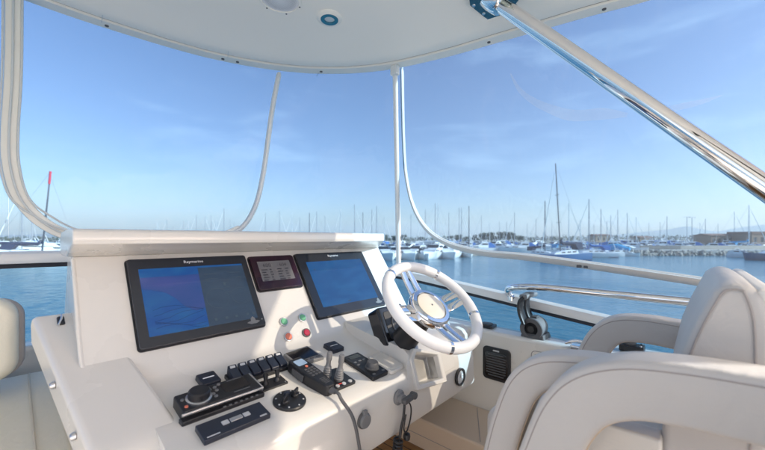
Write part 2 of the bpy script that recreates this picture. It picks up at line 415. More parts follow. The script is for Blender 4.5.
for px, py in ((487,47),(594,14),(316,73),(107,20),(218,52),(230,56)):
    p = on_z(px,py,HT-.003); i_ = min(range(len(outl)), key=lambda i: (outl[i]-p).length); p = inset(.040,HT-.003)[i_].lerp(inset(.040,HT-.003)[(i_+1)%len(outl)],.3)
    bm = nb(); fr = Fr(p,(1,0,0),(0,-1,0)); lathe(bm, fr, [(.009,-.002),(.009,.003),(.006,.0045),(.0015,.002)], 14); obj('screw', bm, M['dgrey'], htop)
# butt joint lines of the trim
for px in (102, 228, 318):
    p = on_z(px, {102:19,228:54.5,318:74}[px], HT-.0045); d = Vector((p.x-.1,p.y+.2,0)).normalized()
    t = Vector((0.9,-.35,0)).normalized() if px > 200 else Vector((.98,-.1,0)).normalized()
    nn = Vector((t.y,-t.x,0))
    bm = nb(); box(bm, p, (.0025,.078,.0012), Fr((0,0,0), t, -nn)); obj('trim_butt_joint', bm, M['frame_grey2'], htop)

# ceiling downlight
p = on_z(329.5,17.5,CEIL); fr = Fr(p,(1,0,0),(0,-1,0))
dl = thing('ceiling_light','small round downlight with a blue ring in the hardtop ceiling','ceiling light',p)
bm = nb(); lathe(bm, fr, [(.068,-.01),(.068,.004),(.060,.012),(.047,.014),(.045,.004)], 36); obj('outer_ring', bm, M['trim'], dl)
bm = nb(); ring(bm, fr, .026,.046,.003,.0155,36); obj('blue_ring', bm, M['teal_glass'], dl, bevel=.002)
bm = nb(); lathe(bm, fr, [(.027,.002),(.027,.009),(.018,.012),(.004,.013)], 28); obj('lens', bm, M['lens'], dl)
# ceiling loudspeaker
p = on_z(280,-1,CEIL); fr = Fr(p,(1,0,0),(0,-1,0))
sp = thing('ceiling_speaker','round white perforated loudspeaker cut by the top of the photo','loudspeaker',p)
bm = nb(); ring(bm, fr, .088,.103,-.004,.010,40); obj('speaker_ring', bm, M['trim'], sp, bevel=.003)
bm = nb(); lathe(bm, fr, [(.089,-.004),(.089,.004),(.05,.007),(.004,.008)], 36)
def grille_mat():
    m, nt, b = new_mat('perforated_grille')
    tc = N(nt,'ShaderNodeTexCoord'); v = N(nt,'ShaderNodeTexVoronoi'); v.inputs['Scale'].default_value = 190; v.inputs['Randomness'].default_value = .0
    nt.links.new(tc.outputs['Object'], v.inputs['Vector'])
    cr = N(nt,'ShaderNodeValToRGB'); cr.color_ramp.elements[0].position = .28; cr.color_ramp.elements[0].color = (.25,.25,.28,1); cr.color_ramp.elements[1].position = .36; cr.color_ramp.elements[1].color = (.72,.72,.74,1)
    nt.links.new(v.outputs['Distance'], cr.inputs[0]); nt.links.new(cr.outputs[0], b.inputs['Base Color']); b.inputs['Roughness'].default_value = .5
    return m
M['grille'] = grille_mat()
obj('grille', bm, M['grille'], sp)
bm = nb()
for k in range(6):
    a = R(60*k+20); fs = fr.sub(.096*math.cos(a), .096*math.sin(a), .010); lathe(bm, fs, [(.005,-.002),(.004,.002)], 10)
objs('screw', bm, M['dgrey'], sp)
bm = nb(); fs = fr.sub(-.045,.055,.0065); extr(bm, fs, [(0,0),(.03,.002),(.014,.018),(.016,.03)], 0,.0012); obj('emblem', bm, M['black'], sp)

# stainless support leg
a0 = Vector((1.545,.687,HT+.02)); a1 = on_x(765,188,1.60); d = (a1-a0); a2 = a0+d*2.05
leg = thing('support_pole','thick polished stainless pole slanting down from the hardtop past the right edge','pole',a2)
bm = nb(); tube(bm, [a0.lerp(a2,i/24) for i in range(25)], .033, 36); obj('tube', bm, M['chrome'], leg)
dn = d.normalized(); fr = Fr(a0+dn*.03, dn.cross(Vector((0,0,1))), dn.cross(dn.cross(Vector((0,0,1)))))
if fr.n.dot(dn) < 0: fr = Fr(fr.o, -fr.u, fr.v)
bm = nb(); lathe(bm, fr, [(.0331,-.10),(.050,-.10),(.052,-.04),(.050,-.0),(.046,.015),(.0333,.017)], 36); obj('collar', bm, M['chrome'], leg)
PZ = HT+.038; pf = Fr((1.50,.69,PZ),(1,0,0),(0,-1,0)); ppl = [on_z(x,y,PZ) for x,y in ((470,3),(482,13),(493,21.5),(501,21),(523,-8),(505,-30),(466,-22))]; ppl = [(p.x-pf.o.x, -(p.y-pf.o.y)) for p in ppl]; pcu = sum(a for a,b in ppl)/7; pcv = sum(b for a,b in ppl)/7
bm = nb(); extr(bm, pf, ppl, -.03,.014); obj('mounting_plate', bm, M['bracket'], leg, bevel=.003)
bm = nb()
for u,v in [(pcu+(a-pcu)*.82, pcv+(b-pcv)*.82) for a,b in ppl[:4:1]+ppl[5:]]: lathe(bm, pf.sub(u,v,.014), [(.009,0),(.007,.004),(.001,.005)], 12)
objs('bolt', bm, M['brushed'], leg)
bm = nb(); lathe(bm, Fr(a2,(1,0,0),(0,1,0)), [(.09,-.01),(.09,.005),(.04,.02)], 28); obj('foot_flange', bm, M['chrome'], leg)

# ================================================================= clear vinyl enclosure
def rail_at(S, front=True):
    best = min((p for p in rpath if p.x > -.3), key=lambda p: abs(p.x-S)+(0 if p.y > 1 else 9)); return best
def top_at(px):                                # hardtop edge point seen at picture column px
    d = at_depth(px,1,0); d2 = Vector((d.x,d.y,0)).normalized(); best = None
    for p in outl:
        q = Vector((p.x,p.y,0)).normalized()
        if best is None or (q-d2).length < best[0]: best = ((q-d2).length, p)
    return best[1]
def idx(path, px):
    d = Vector((px[0],px[1],0)) if isinstance(px,tuple) else at_depth(px,1,0); d2 = Vector((d.x,d.y,0)).normalized()
    return min(range(len(path)), key=lambda i: (Vector((path[i].x,path[i].y,0)).normalized()-d2).length)
def pane(px0, px1, n=24):
    def seg(path, k0, k1):
        i0, i1 = sorted((idx(path,k0), idx(path,k1))); out = path[i0:i1+1]
        if idx(path,k0) > idx(path,k1): out = out[::-1]
        res = []
        for i in range(n+1):
            j = i/n*(len(out)-1); a = int(j); b = min(a+1,len(out)-1); res.append(out[a].lerp(out[b], j-a))
        return res
    t = seg(outl, px0[0], px1[0]); b = seg(rpath, px0[1], px1[1])
    bm = nb(); g = []
    for p, q in zip(t,b):
        col = []
        for k in range(13):
            f = k/12; w = p.lerp(q,f)
            col.append(bm.verts.new(Vector((w.x,w.y,w.z+ .02*(1-f)))))
        g.append(col)
    for i in range(n):
        for k in range(12): bm.faces.new((g[i][k],g[i+1][k],g[i+1][k+1],g[i][k+1]))
    return bm
def band(pts, w, th, name, m, parent, k=5, up=None):
    bm = nb(); path = catmull(pts, k)
    sweep(bm, path, [(w/2,-th/2),(w/2,th/2),(-w/2,th/2),(-w/2,-th/2)], up=up); return obj(name, bm, m, parent, bevel=min(w,th)*.25)
# forward window, between the left border and the front post
w1 = thing('vinyl_window','clear forward vinyl window with rounded lower corners above the wide plotter','window',(.5,2.25,-.08))
obj('vinyl_pane', pane((12,12),(275,250)), M['vinyl'], w1)
F1 = 2.215
lp = [on_y(13,-30,F1),on_y(13,20,F1),on_y(12,80,F1),on_y(9,130,F1),on_y(10,165,F1),on_y(20,198,F1),on_y(42,222,F1),on_y(72,236,F1),on_y(110,239,F1-.02),on_y(170,239,F1-.06)]
def xs(px, py, f): return on_y(px,py,f)
rp = [xs(215,238,2.10),xs(240,229,2.08),xs(255,207,2.05),xs(263,175,2.03),xs(268,140,2.01),xs(273,105,2.0),xs(279,74,1.99)]
band(lp+rp[:2], .016,.050,'window_border',M['frame_grey'],w1,up=None)
band(rp, .014,.030,'window_border',M['frame_grey'],w1,up=None)
# ribs of the zip along the left border
for off in (-.03,.0,.028):
    bm = nb(); tube(bm, catmull([p+Vector((off,-.012,(abs(off) if i > 5 else 0))) for i,p in enumerate(lp)],5), .0042, 8); obj('zip_rib', bm, M['frame_grey2'], w1)
bm = nb(); tube(bm, catmull([p+Vector((-.006,-.014,0)) for p in rp],5), .011, 10); obj('edge_roll', bm, M['pole_white'], w1)
w0 = thing('vinyl_window','sliver of the port vinyl window left of the left window border','window',(-.6,2.25,-.08))
obj('vinyl_pane', pane((4,4),((-2.0,.55),(-2.0,.60)),30), M['vinyl'], w0)
# corner window
w2 = thing('vinyl_window','narrow clear corner vinyl window between the front border and the white upright pole','window',(1.5,1.9,-.15))
obj('vinyl_pane', pane((277,252),(394,397)), M['vinyl'], w2)
# starboard window
w3 = thing('vinyl_window','large clear starboard vinyl window with a curved pale border','window',(2.0,.9,-.3))
obj('vinyl_pane', pane((400,402),((2.0,-.42),(2.0,-.40)),36), M['vinyl'], w3)
w4 = thing('vinyl_window','added out-of-view pane dimming the sun, aft of the starboard window','window',(2.0,-1.3,-.45))  # unseen dark pane added to dim direct sun on the console
obj('vinyl_pane', pane(((2.0,-.425),(2.0,-.405)),((2.0,-2.5),(2.0,-2.05)),30), M['sun_filter'], w4)  # added unseen pane that dims the sun
def on_sb(px, py):
    v = ray(px,py); k = .19/1.3                # plane x = 1.786 + k*(1.1-z)
    return v*((1.786+k*1.1)/(v.x+k*v.z))
sbp = [on_sb(*q) for q in ((402,71),(402.5,100),(403.5,140),(406,175),(413,206),(426,229),(447,244),(480,253),(520,257),(560,262),(640,273.5),(725,286),(790,295),(900,312))]
bm = nb(); path = catmull(sbp,6); sweep(bm, path, [(.012*math.cos(a)*1.0,.037*math.sin(a)) for a in [2*math.pi*i/12 for i in range(12)]], up=None); obj('window_border', bm, M['frame_grey3'], w3)
bm = nb(); tube(bm, catmull([p+Vector((-.006,-.004,.018)) for p in sbp],6), .008, 8); obj('edge_roll', bm, M['pole_white'], w3)
p = on_sb(580,266); bm = nb(); box(bm, p+Vector((-.02,0,0)), (.014,.022,.014)); box(bm, p+Vector((-.02,-.03,-.002)), (.014,.018,.012)); objs('turn_button', bm, M['dgrey'], w3, bevel=.003)
def glare_mat(name, k):
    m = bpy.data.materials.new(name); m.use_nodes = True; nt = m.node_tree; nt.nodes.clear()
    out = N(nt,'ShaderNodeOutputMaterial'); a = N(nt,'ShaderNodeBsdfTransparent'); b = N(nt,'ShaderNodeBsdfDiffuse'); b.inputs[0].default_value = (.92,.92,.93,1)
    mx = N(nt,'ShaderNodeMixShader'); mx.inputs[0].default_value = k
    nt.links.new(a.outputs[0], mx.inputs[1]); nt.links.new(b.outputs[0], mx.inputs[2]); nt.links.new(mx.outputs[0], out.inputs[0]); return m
M['glare'] = glare_mat('painted_glare', .16)  # curved window reflection painted as faint white sheets on the pane
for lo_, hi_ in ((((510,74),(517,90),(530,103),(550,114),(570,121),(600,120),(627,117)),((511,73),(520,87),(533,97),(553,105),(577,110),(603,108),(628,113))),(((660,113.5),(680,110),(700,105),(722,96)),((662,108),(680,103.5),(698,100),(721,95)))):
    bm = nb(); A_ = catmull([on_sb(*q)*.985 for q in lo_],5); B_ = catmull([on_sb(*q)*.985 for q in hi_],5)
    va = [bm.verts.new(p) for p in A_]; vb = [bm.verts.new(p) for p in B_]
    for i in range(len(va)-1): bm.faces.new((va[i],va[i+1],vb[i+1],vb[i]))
    obj('painted_reflection', bm, M['glare'], w3)
# white upright pole
pt = on_z(395,66,HT-.004); pb = on_x(398.5,266,1.99)
up = thing('upright_pole','slim white pole standing upright behind the steering wheel','pole',pb)
bm = nb(); tube(bm, [pt,pt.lerp(pb,.5),pb+Vector((0,0,-.03))], .0165, 20); obj('tube', bm, M['pole_white'], up)
bm = nb(); box(bm, pt+Vector((0,0,-.03)), (.04,.05,.06)); obj('top_bracket', bm, M['pole_white'], up, bevel=.006)

# grab rail starboard
hr = thing('grab_rail','polished stainless grab rail over the starboard coaming beside the throttle','grab rail',(1.95,.4,-.54))
pts = [Vector((2.045,.80,-.365)),Vector((2.03,.812,-.335)),Vector((1.985,.80,-.302)),Vector((1.955,.74,-.28)),Vector((1.95,.60,-.268)),Vector((1.95,.3,-.27)),Vector((1.95,-.05,-.273)),Vector((1.95,-.7,-.28)),Vector((1.95,-1.2,-.285)),Vector((1.95,-1.32,-.36)),Vector((1.95,-1.33,-.545))]
bm = nb(); tube(bm, catmull(pts,7), .0195, 20); obj('tube', bm, M['chrome'], hr)
bm = nb()
lathe(bm, Fr((1.95,-1.33,-.542),(1,0,0),(0,1,0)), [(.045,0),(.043,.008),(.021,.014)], 20)
lathe(bm, Fr((2.045,.80,-.345),(1,0,0),(0,1,0)), [(.034,-.03),(.034,-.006),(.021,.004)], 20)
objs('foot_flange', bm, M['chrome'], hr)

# ================================================================= HELM CONSOLE
hc = thing('helm_console','white moulded helm console with hooded instrument panel, sloping dash and port wing','console',(.85,1.3,DECK))
def prof_x(bm, prof, x0, x1, shear=None):
    r = []
    for x in (x0, x1): r.append([Vector((x+(shear(y,x) if shear else 0), y, z)) for y,z in prof])
    loops(bm, r)
cove = [(1.2287,-.420),(1.2255,-.4245),(1.2195,-.432),(1.208,-.4395),(1.19,-.4455),(1.165,-.4542)]
edge = [(.885,-.510),(.862,-.516),(.843,-.526),(.829,-.541),(.821,-.560),(.817,-.59)]
body = [(1.475,-.061)]+cove+edge+[(.812,-.715),(.818,-.732),(.84,-.738),(.95,-.755),(1.20,-.83),(1.42,-.98),(1.45,DECK+.001),(1.85,DECK+.001),(1.74,-.6),(1.60,-.061)]
bm = nb(); prof_x(bm, body, .2505, 1.58); obj('body', bm, M['gel'], hc, bevel=.010, ang=35)
# upper panel reaches further to port than the dash
up_l = [(1.4742,-.0606),(1.2527,-.3844),(1.32,-.43),(1.85,-.55),(1.60,-.0606)]
bm = nb(); prof_x(bm, up_l, .138, .2795); obj('panel_end', bm, M['gel'], hc, bevel=.004)
# port wing: sloping slab with a rolled front
sh = lambda y, x: (.05+(1.5-y)*.147) if x == 0 else (.309+(.992-y)*.197-1)
wing = [(1.52,-.241),(1.06,-.461),(1.02,-.480),(.995,-.494),(.975,-.512),(.962,-.535),(.956,-.57),(.956,-.66),(1.02,-.60),(1.10,-.545),(1.53,-.335),(1.54,-.27)]
bm = nb(); prof_x(bm, wing, 0, 1, sh); obj('port_wing', bm, M['gel'], hc, bevel=.016, segs=4)
bm = nb(); prof_x(bm, [(1.0,-.56),(1.5,-.36),(1.75,-.6),(1.80,DECK+.001),(1.15,DECK+.001),(1.1,-.9),(.98,-.74)], .20, .250); obj('port_side', bm, M['gel'], hc, bevel=.008)
# hood over the panel
hood = [(1.305,.022),(1.300,.014),(1.299,-.010),(1.305,-.019),(1.33,-.023),(1.462,-.060),(1.63,-.060),(1.66,-.02),(1.62,.020),(1.45,.029),(1.315,.027)]
bm = nb(); prof_x(bm, hood, 0, 1, lambda y,x: (.122 if x == 0 else 1.445-1+(y-1.30)*.78)); obj('hood', bm, M['gel'], hc, bevel=.007)
# rim moulding down the port edge of the panel
bm = nb(); tube(bm, catmull([PAN.P(.139,.0,-.002),PAN.P(.139,-.15,-.002),PAN.P(.139,-.345,-.002),PAN.P(.150,-.368,-.002)],5), .006, 8); obj('edge_moulding', bm, M['gel'], hc)
# starboard shelf joining console to the coaming, and the fascia running on to the side
stb = [(1.6,-.515),(1.07,-.515),(1.02,-.52),(.99,-.535),(.972,-.56),(.962,-.62),(.968,-.70),(1.02,-.74),(1.6,-.74)]
bm = nb(); prof_x(bm, stb, 1.5805, 1.848); obj('starboard_shelf', bm, M['gel'], hc, bevel=.006)
# raised wheel plinth with a scooped cubby
pl = [(1.235,-.40),(1.10,-.425),(.98,-.44),(.90,-.447),(.868,-.457),(.845,-.475),(.829,-.51),(.8145,-.60),(.90,-.62),(1.2,-.50)]
def plinth():
    bm = nb(); x0, x1 = 1.085, 1.40
    loops(bm, [[Vector((x0+(-.035 if z < -.5 else 0),y,z)) for y,z in pl],[Vector((x1,y,z)) for y,z in pl]])
    return bm
obj('wheel_plinth', plinth(), M['gel'], hc, bevel=.010)
# cubby: frame standing proud with a recessed darker pocket
cf = Fr((1.18,.826,-.545),(1,-.05,-.12),(0,.30,.95))
quad = [(-.085,-.062),(.088,-.062),(.092,.045),(-.055,.075),(-.085,.04)]
def ringpoly(bm, fr, poly, k0, k1, n0, n1):
    cx = sum(p[0] for p in poly)/len(poly); cy = sum(p[1] for p in poly)/len(poly)
    def q(k, n): return [fr.P(cx+(x-cx)*k, cy+(y-cy)*k, n) for x,y in poly]
    loops(bm, [q(k0,n0), q(k0,n1), q(k1,n1), q(k1*.93,n0)], caps=False, closed=True)
def carve(o, cutter_bm):
    cme = bpy.data.meshes.new('cut'); bmesh.ops.recalc_face_normals(cutter_bm, faces=cutter_bm.faces); cutter_bm.to_mesh(cme)
    c = bpy.data.objects.new('cut', cme); COL.objects.link(c)
    mods = [(m_.width, m_.segments) for m_ in o.modifiers]; o.modifiers.clear()
    bo = o.modifiers.new('cut','BOOLEAN'); bo.operation = 'DIFFERENCE'; bo.solver = 'EXACT'; bo.object = c
    dg = bpy.context.evaluated_depsgraph_get(); dg.update()
    me = bpy.data.meshes.new_from_object(o.evaluated_get(dg)); o.modifiers.clear(); old = o.data; o.data = me
    for p in me.polygons: p.use_smooth = True
    me.set_sharp_from_angle(angle=R(35))
    bpy.data.objects.remove(c)
    for w_, s_ in mods:
        md = o.modifiers.new('bevel','BEVEL'); md.width = w_; md.segments = s_; md.limit_method = 'ANGLE'; md.angle_limit = R(30); md.harden_normals = True
for o_ in [x for x in COL.objects if x.parent == hc and x.name in ('body','wheel_plinth')]:
    cb = nb(); extr(cb, cf, [(x*.86,y*.86) for x,y in quad], -.050, .06, 1.10); carve(o_, cb); cb.free()
bm = nb(); ringpoly(bm, cf, quad, 1.18, .92, -.012, .014); obj('cubby_rim', bm, M['gel'], hc, bevel=.005)
# moulded finger scoop at the edge of the dash
bm = nb(); sc_ = Fr(DSH.P(1.02,-.300,.001),(1,.1,0),(0,.98,.196)); extr(bm, sc_, rrect(-.045,-.072,.050,.065,.02), -.006,.010); obj('scoop_lip', bm, M['gel'], hc, bevel=.005)
bm = nb(); extr(bm, sc_, rrect(-.030,-.06,.036,.05,.014), .008,.0115); obj('scoop_floor', bm, M['gel2'], hc, bevel=.001)
# bolts on the wing edge
bm = nb()
for px, py in ((66,388),(86.5,430)):
    v = ray(px,py); y = 1.3 if px < 70 else 1.09
    for _ in range(20):
        p = v*(y/v.y)
        if p.x < .05+(1.5-y)*.147: y += .01
    y = 1.27 if px < 70 else 1.10
    fr = Fr((.05+(1.5-y)*.147-.002, y, -.241-(1.52-y)*.478-.035),(0,-1,0),(0,0,1)); lathe(bm, fr, [(.010,-.002),(.010,.004),(.006,.009),(.001,.010)], 14)
objs('wing_bolt', bm, M['brushed'], hc)
# stains of use: a thin seam of the instrument pod
# cleat at the head of the wing
cl = thing('mooring_cleat','small dark fitting with a chrome bar at the head of the port wing','fitting',(.10,1.47,-.27))
fr = Fr((.112,1.475,-.262),(1,0,0),(0,.9,.43))
bm = nb(); extr(bm, fr, rrect(-.010,-.022,.008,.022,.006), -.004,.004); obj('base', bm, M['black'], cl, bevel=.003)
bm = nb(); tube(bm, [fr.P(-.008,-.026,.005),fr.P(0,0,.008),fr.P(.003,.026,.005)], .003, 10); obj('bar', bm, M['chrome'], cl)

# ---------------------------------------------------------------- plotters
def plate(bm, fr, u0, v0, u1, v1, r, n0, n1): extr(bm, fr, rrect(u0,v0,u1,v1,r), n0, n1)
def chart_mat(name, c0, c1, st, rot=0.):
    m, nt, b = new_mat(name)
    tc = N(nt,'ShaderNodeTexCoord'); nz = N(nt,'ShaderNodeTexNoise'); nz.inputs['Scale'].default_value = 9; nz.inputs['Detail'].default_value = 7; nz.inputs['Distortion'].default_value = .6
    mp = N(nt,'ShaderNodeMapping'); mp.inputs['Scale'].default_value = (1,2.5,2.5); nt.links.new(tc.outputs['Object'], mp.inputs[0]); nt.links.new(mp.outputs[0], nz.inputs['Vector'])
    cr = N(nt,'ShaderNodeValToRGB'); cr.color_ramp.elements[0].position = .35; cr.color_ramp.elements[0].color = (*c0,1); cr.color_ramp.elements[1].position = .7; cr.color_ramp.elements[1].color = (*c1,1)
    nt.links.new(nz.outputs['Fac'], cr.inputs[0])
    b.inputs['Base Color'].default_value = (.01,.012,.02,1); b.inputs['Roughness'].default_value = .10
    nt.links.new(cr.outputs[0], b.inputs['Emission Color']); b.inputs['Emission Strength'].default_value = st
    return m
M['chart_sea'] = chart_mat('chart_deep_water', (.0,.075,.32), (.01,.13,.36), .30)
M['chart_glare'] = chart_mat('chart_with_reflection', (.015,.075,.29), (.055,.085,.32), .28)  # purple reflection on the glass painted in with the chart
M['chart_panel'] = chart_mat('chart_instrument_pane', (.03,.06,.105), (.042,.08,.135), .28)
M['sky_glare'] = chart_mat('screen_sky_reflection', (.008,.085,.27), (.016,.12,.32), .34)  # blue glow painted for the sky reflected in the right screen
M['chart_line'] = emis('chart_lines', (.20,.30,.40), .10)
M['chart_dark'] = emis('chart_contours', (.02,.05,.16), .25)
def plotter(label, u0, u1, v0, v1, s0, s1, t0, t1):
    o = thing('chart_plotter', label, 'chart plotter', PAN.P((u0+u1)/2,(v0+v1)/2,0))
    bm = nb(); plate(bm, PAN, u0,v0,u1,v1,.010,-.004,.017); obj('bezel', bm, M['bezel'], o, bevel=.003)
    bm = nb(); ring_ = rrect(u0-.004,v0-.004,u1+.004,v1+.004,.012); extr(bm, PAN, ring_, -.004, .004); obj('gasket', bm, M['black'], o)
    cx = (u0+u1)/2
    obj('brand_lettering', text_bm(SCR_W, PAN, .0165, cx, v1-.022, .0176), M['text_white'], o, smooth=False)
    # home emblem: small sailing-boat-shaped key and a dot
    eu, ev = u1-.048, v0+.026
    bm = nb(); f2 = PAN.sub(eu,ev,.0174)
    extr(bm, f2, [(-.026,-.006),(-.012,-.013),(.012,-.013),(.026,-.006),(.018,-.002),(.010,-.001),(.008,.010),(.0,.018),(-.008,.010),(-.010,-.001),(-.018,-.002)], 0,.0008)
    extr(bm, f2, circ(.0035,10,.036,.0), 0,.0008); obj('home_key', bm, M['grey'], o)
    return o
U = [pan(125,262),pan(243,257),pan(139,352),pan(265,326)]
p1 = plotter('wide black chart plotter on the left, its screen split into blue chart and grey instruments', U[0][0],(U[1][0]+U[3][0])/2,(U[2][1]+U[3][1])/2,(U[0][1]+U[1][1])/2,0,0,0,0)
su0, sv1 = .302, pan(137,272)[1]; su1, sv0 = .668, pan(255,319)[1]-.002
bm = nb(); plate(bm, PAN, su0,sv0,su1,sv1,.002,.0165,.0174); s = obj('screen', bm, M['chart_sea'], p1, smooth=False)
mid_t, mid_b = .492, .484
bm = nb(); extr(bm, PAN, [(mid_b,sv0),(su1,sv0),(su1,sv1-.008),(mid_t,sv1-.008)], .0174,.0179); obj('instrument_pane', bm, M['chart_panel'], p1, smooth=False)
bm = nb(); W_, H_ = mid_t-su0, sv1-sv0
poly = [(su0,sv1-.035),(mid_t,sv1-.035),(mid_b+.003,sv0+.075)]+[(su0+W_*x, sv0+H_*y) for x,y in ((.80,.27),(.62,.36),(.5,.50),(.36,.60),(.15,.66),(0,.68))]
extr(bm, PAN, poly[::-1], .0174,.0177); obj('chart_reflection', bm, M['chart_glare'], p1, smooth=False)
bm = nb()
rr = random.Random(3)
for k in range(7):
    y = .06+.045*k; pts = [PAN.P(su0+W_*x, sv0+H_*(y+.05*math.sin(5*x+k)+.02*rr.random()), .0178) for x in [i/8*(.93) for i in range(1,9)]]
    sweep(bm, pts, [(-.0006,0),(.0006,0),(.0006,.0003),(-.0006,.0003)], up=tuple(PAN.n))
obj('depth_contours', bm, M['chart_dark'], p1, smooth=False)
bm = nb(); gw = su1-mid_t
for gx, r in ((.26,.042),(.76,.036)):
    ring(bm, PAN.sub(mid_t+gw*gx, sv0+H_*.42, .0180), r-.0012, r, 0,.0004, 40)
for k in range(5):
    y = sv0+H_*(.50+.085*k); a = mid_t+gw*(.44 if k < 3 else .1); b = mid_t+gw*(.58 if k < 3 else .36); plate(bm, PAN, a,y,b,y+.0018,.0005,.0180,.0184)
    if k >= 3: plate(bm, PAN, mid_t+gw*.66,y,mid_t+gw*.9,y+.0018,.0005,.0180,.0184)
for gx in (.12,.34,.55,.80,.93): plate(bm, PAN, mid_t+gw*gx-.006,sv0+.016,mid_t+gw*gx+.004,sv0+.026,.002,.0180,.0184)
plate(bm, PAN, mid_t+gw*.45,sv0+H_*.62,mid_t+gw*.50,sv0+H_*.67,.003,.0180,.0185)
objs('dial_mark', bm, M['chart_line'], p1, smooth=False)
U = [pan(294,255),pan(361,253),pan(316,319),pan(384,306)]
p2 = plotter('black chart plotter on the right with blue sky reflection painted on its screen, behind the wheel', (U[0][0]+U[2][0])/2,(U[1][0]+U[3][0])/2,(U[2][1]+U[3][1])/2,(U[0][1]+U[1][1])/2,0,0,0,0)
bm = nb(); plate(bm, PAN, .990,pan(322,309)[1],1.364,pan(304,264)[1],.002,.0165,.0174); obj('screen', bm, M['sky_glare'], p2, smooth=False)
bm = nb(); plate(bm, PAN, 1.15,pan(322,309)[1]+.008,1.17,pan(322,309)[1]+.013,.001,.0175,.0179); plate(bm, PAN, 1.02,pan(322,309)[1]+.2,1.026,pan(322,309)[1]+.206,.001,.0175,.0179); objs('screen_mark', bm, M['chart_line'], p2, smooth=False)
# small multifunction display
v0, v1 = pan(258,292)[1], pan(249,258)[1]; u0, u1 = .712, .932
md = thing('engine_display','small display with a plum reflection painted on its bezel and pale readings between the two plotters','display',PAN.P(.82,(v0+v1)/2,0))
bm = nb(); plate(bm, PAN, u0,v0,u1,v1,.012,-.004,.014); obj('bezel', bm, M['plum'], md, bevel=.004)
bm = nb(); extr(bm, PAN, rrect(u0-.005,v0-.005,u1+.005,v1+.005,.015), -.004,.005); obj('housing', bm, M['black_gloss'], md, bevel=.003)
a0_, a1_, b0_, b1_ = u0+.028, u1-.030, v0+.040, v1-.030
bm = nb(); plate(bm, PAN, a0_,b0_,a1_,b1_,.002,.0135,.0144); obj('screen', bm, M['lcd'], md, smooth=False)
obj('left_reading', text_bm('600', PAN, .027, a0_+.042, b1_-.022, .0147), M['text_dark'], md, smooth=False)
obj('right_reading', text_bm('604', PAN, .025, a1_-.040, b1_-.022, .0147), M['text_dark'], md, smooth=False)
bm = nb()
for k in range(5):
    y = b1_-.046-.013*k
    for a, w in ((a0_+.008,.03),(a0_+.048,.014),(a0_+.085,.028),(a0_+.125,.018)): plate(bm, PAN, a,y,a+w*(.7+.3*((k*7+int(a*100))%3)/2),y+.005,.001,.0145,.0148)
objs('reading_row', bm, mat('lcd_rows',(.03,.03,.04),.5), md, smooth=False)
# push buttons
for (px,py), m, lb in (((283.5,322),'green_btn','pale green push button, left of the two green ones'),((302,318),'green_btn','pale green push button, right of the two green ones'),
                       ((288,337),'orange_btn','orange push button under the green pair'),((306,333),'red_btn','dark red push button beside the orange one')):
    u, v = pan(px,py); b = thing('push_button', lb+' on the white panel', 'button', PAN.P(u,v,0), 'push buttons under the small display')
    f2 = PAN.sub(u,v,0)
    bm = nb(); ring(bm, f2, .0145,.0195,-.002,.007,28); obj('surround', bm, M['brushed'] if m != 'red_btn' else M['dgrey'], b, bevel=.0015)
    bm = nb(); lathe(bm, f2, [(.0145,-.001),(.0145,.008),(.012,.0105),(.002,.011)], 24); obj('cap', bm, M[m], b)

# ---------------------------------------------------------------- dash instruments
def vF(F): return (F-1.21)/.9806
# radio
ra = thing('marine_radio','black car-style radio with a big volume knob and silver lower edge on the dash','radio',DSH.P(.418,vF(1.03),0))
u0, u1, v0, v1 = .309,.528,vF(.995),vF(1.078)
bm = nb(); extr(bm, DSH, rrect(u0,v0,u1,v1,.006), -.005,.030); obj('body', bm, M['black'], ra, bevel=.003)
bm = nb(); extr(bm, DSH, [(u0-.006,v0-.016),(u1+.006,v0-.016),(u1+.008,v0+.008),(u0-.008,v0+.008)], -.004,.012); obj('lower_frame', bm, M['black'], ra, bevel=.004)
bm = nb(); sweep(bm, [DSH.P(u0-.004,v0-.004,.024),DSH.P(u1+.004,v0-.004,.024)], rrect(-.004,-.004,.004,.004,.003)); sweep(bm, [DSH.P(u1+.002,v0-.004,.026),DSH.P(u1+.002,v1,.026)], rrect(-.003,-.004,.003,.004,.002)); objs('silver_edge', bm, M['silver'], ra)
fk = DSH.sub(u0+.052,v0+.040,.030)
bm = nb(); lathe(bm, fk, [(.034,-.001),(.034,.004),(.030,.006)], 32); obj('knob_ring', bm, M['silver'], ra)
bm = nb(); lathe(bm, fk, [(.029,.0),(.028,.022),(.025,.025),(.002,.0255)], 32); obj('volume_knob', bm, M['black'], ra)
bm = nb(); plate(bm, DSH, u0+.120,v0+.024,u1-.022,v1-.012,.004,.0295,.0306); obj('radio_display', bm, M['black_gloss'], ra)
bm = nb()
for a,b in ((.088,.060),(.104,.048),(.090,.036),(.104,.064),(.118,.072),(.092,.022)): lathe(bm, DSH.sub(u0+a,v0+b,.030), [(.0052,-.001),(.0050,.003),(.001,.0034)], 12)
objs('radio_key', bm, M['grey'], ra)
bm = nb(); lathe(bm, DSH.sub(u0+.013,v0+.018,.030), [(.0048,-.001),(.0045,.003),(.001,.0034)], 12); obj('red_key', bm, M['orange_btn'], ra)
bm = nb(); lathe(bm, DSH.sub(u0+.013,v0+.052,.030), [(.0048,-.001),(.0045,.003),(.001,.0034)], 12); obj('source_key', bm, M['grey'], ra)
bm = nb(); plate(bm, DSH, u1-.075,v1-.009,u1-.03,v1-.0065,.0008,.0300,.0304); plate(bm, DSH, u0+.14,v0+.012,u1-.03,v0+.015,.0008,.0300,.0304); objs('front_mark', bm, M['grey'], ra)
bm = nb()
for k in range(7): plate(bm, DSH, u0+.10+.016*k,v0-.015,u0+.108+.016*k,v0-.009,.001,.0115,.0128)
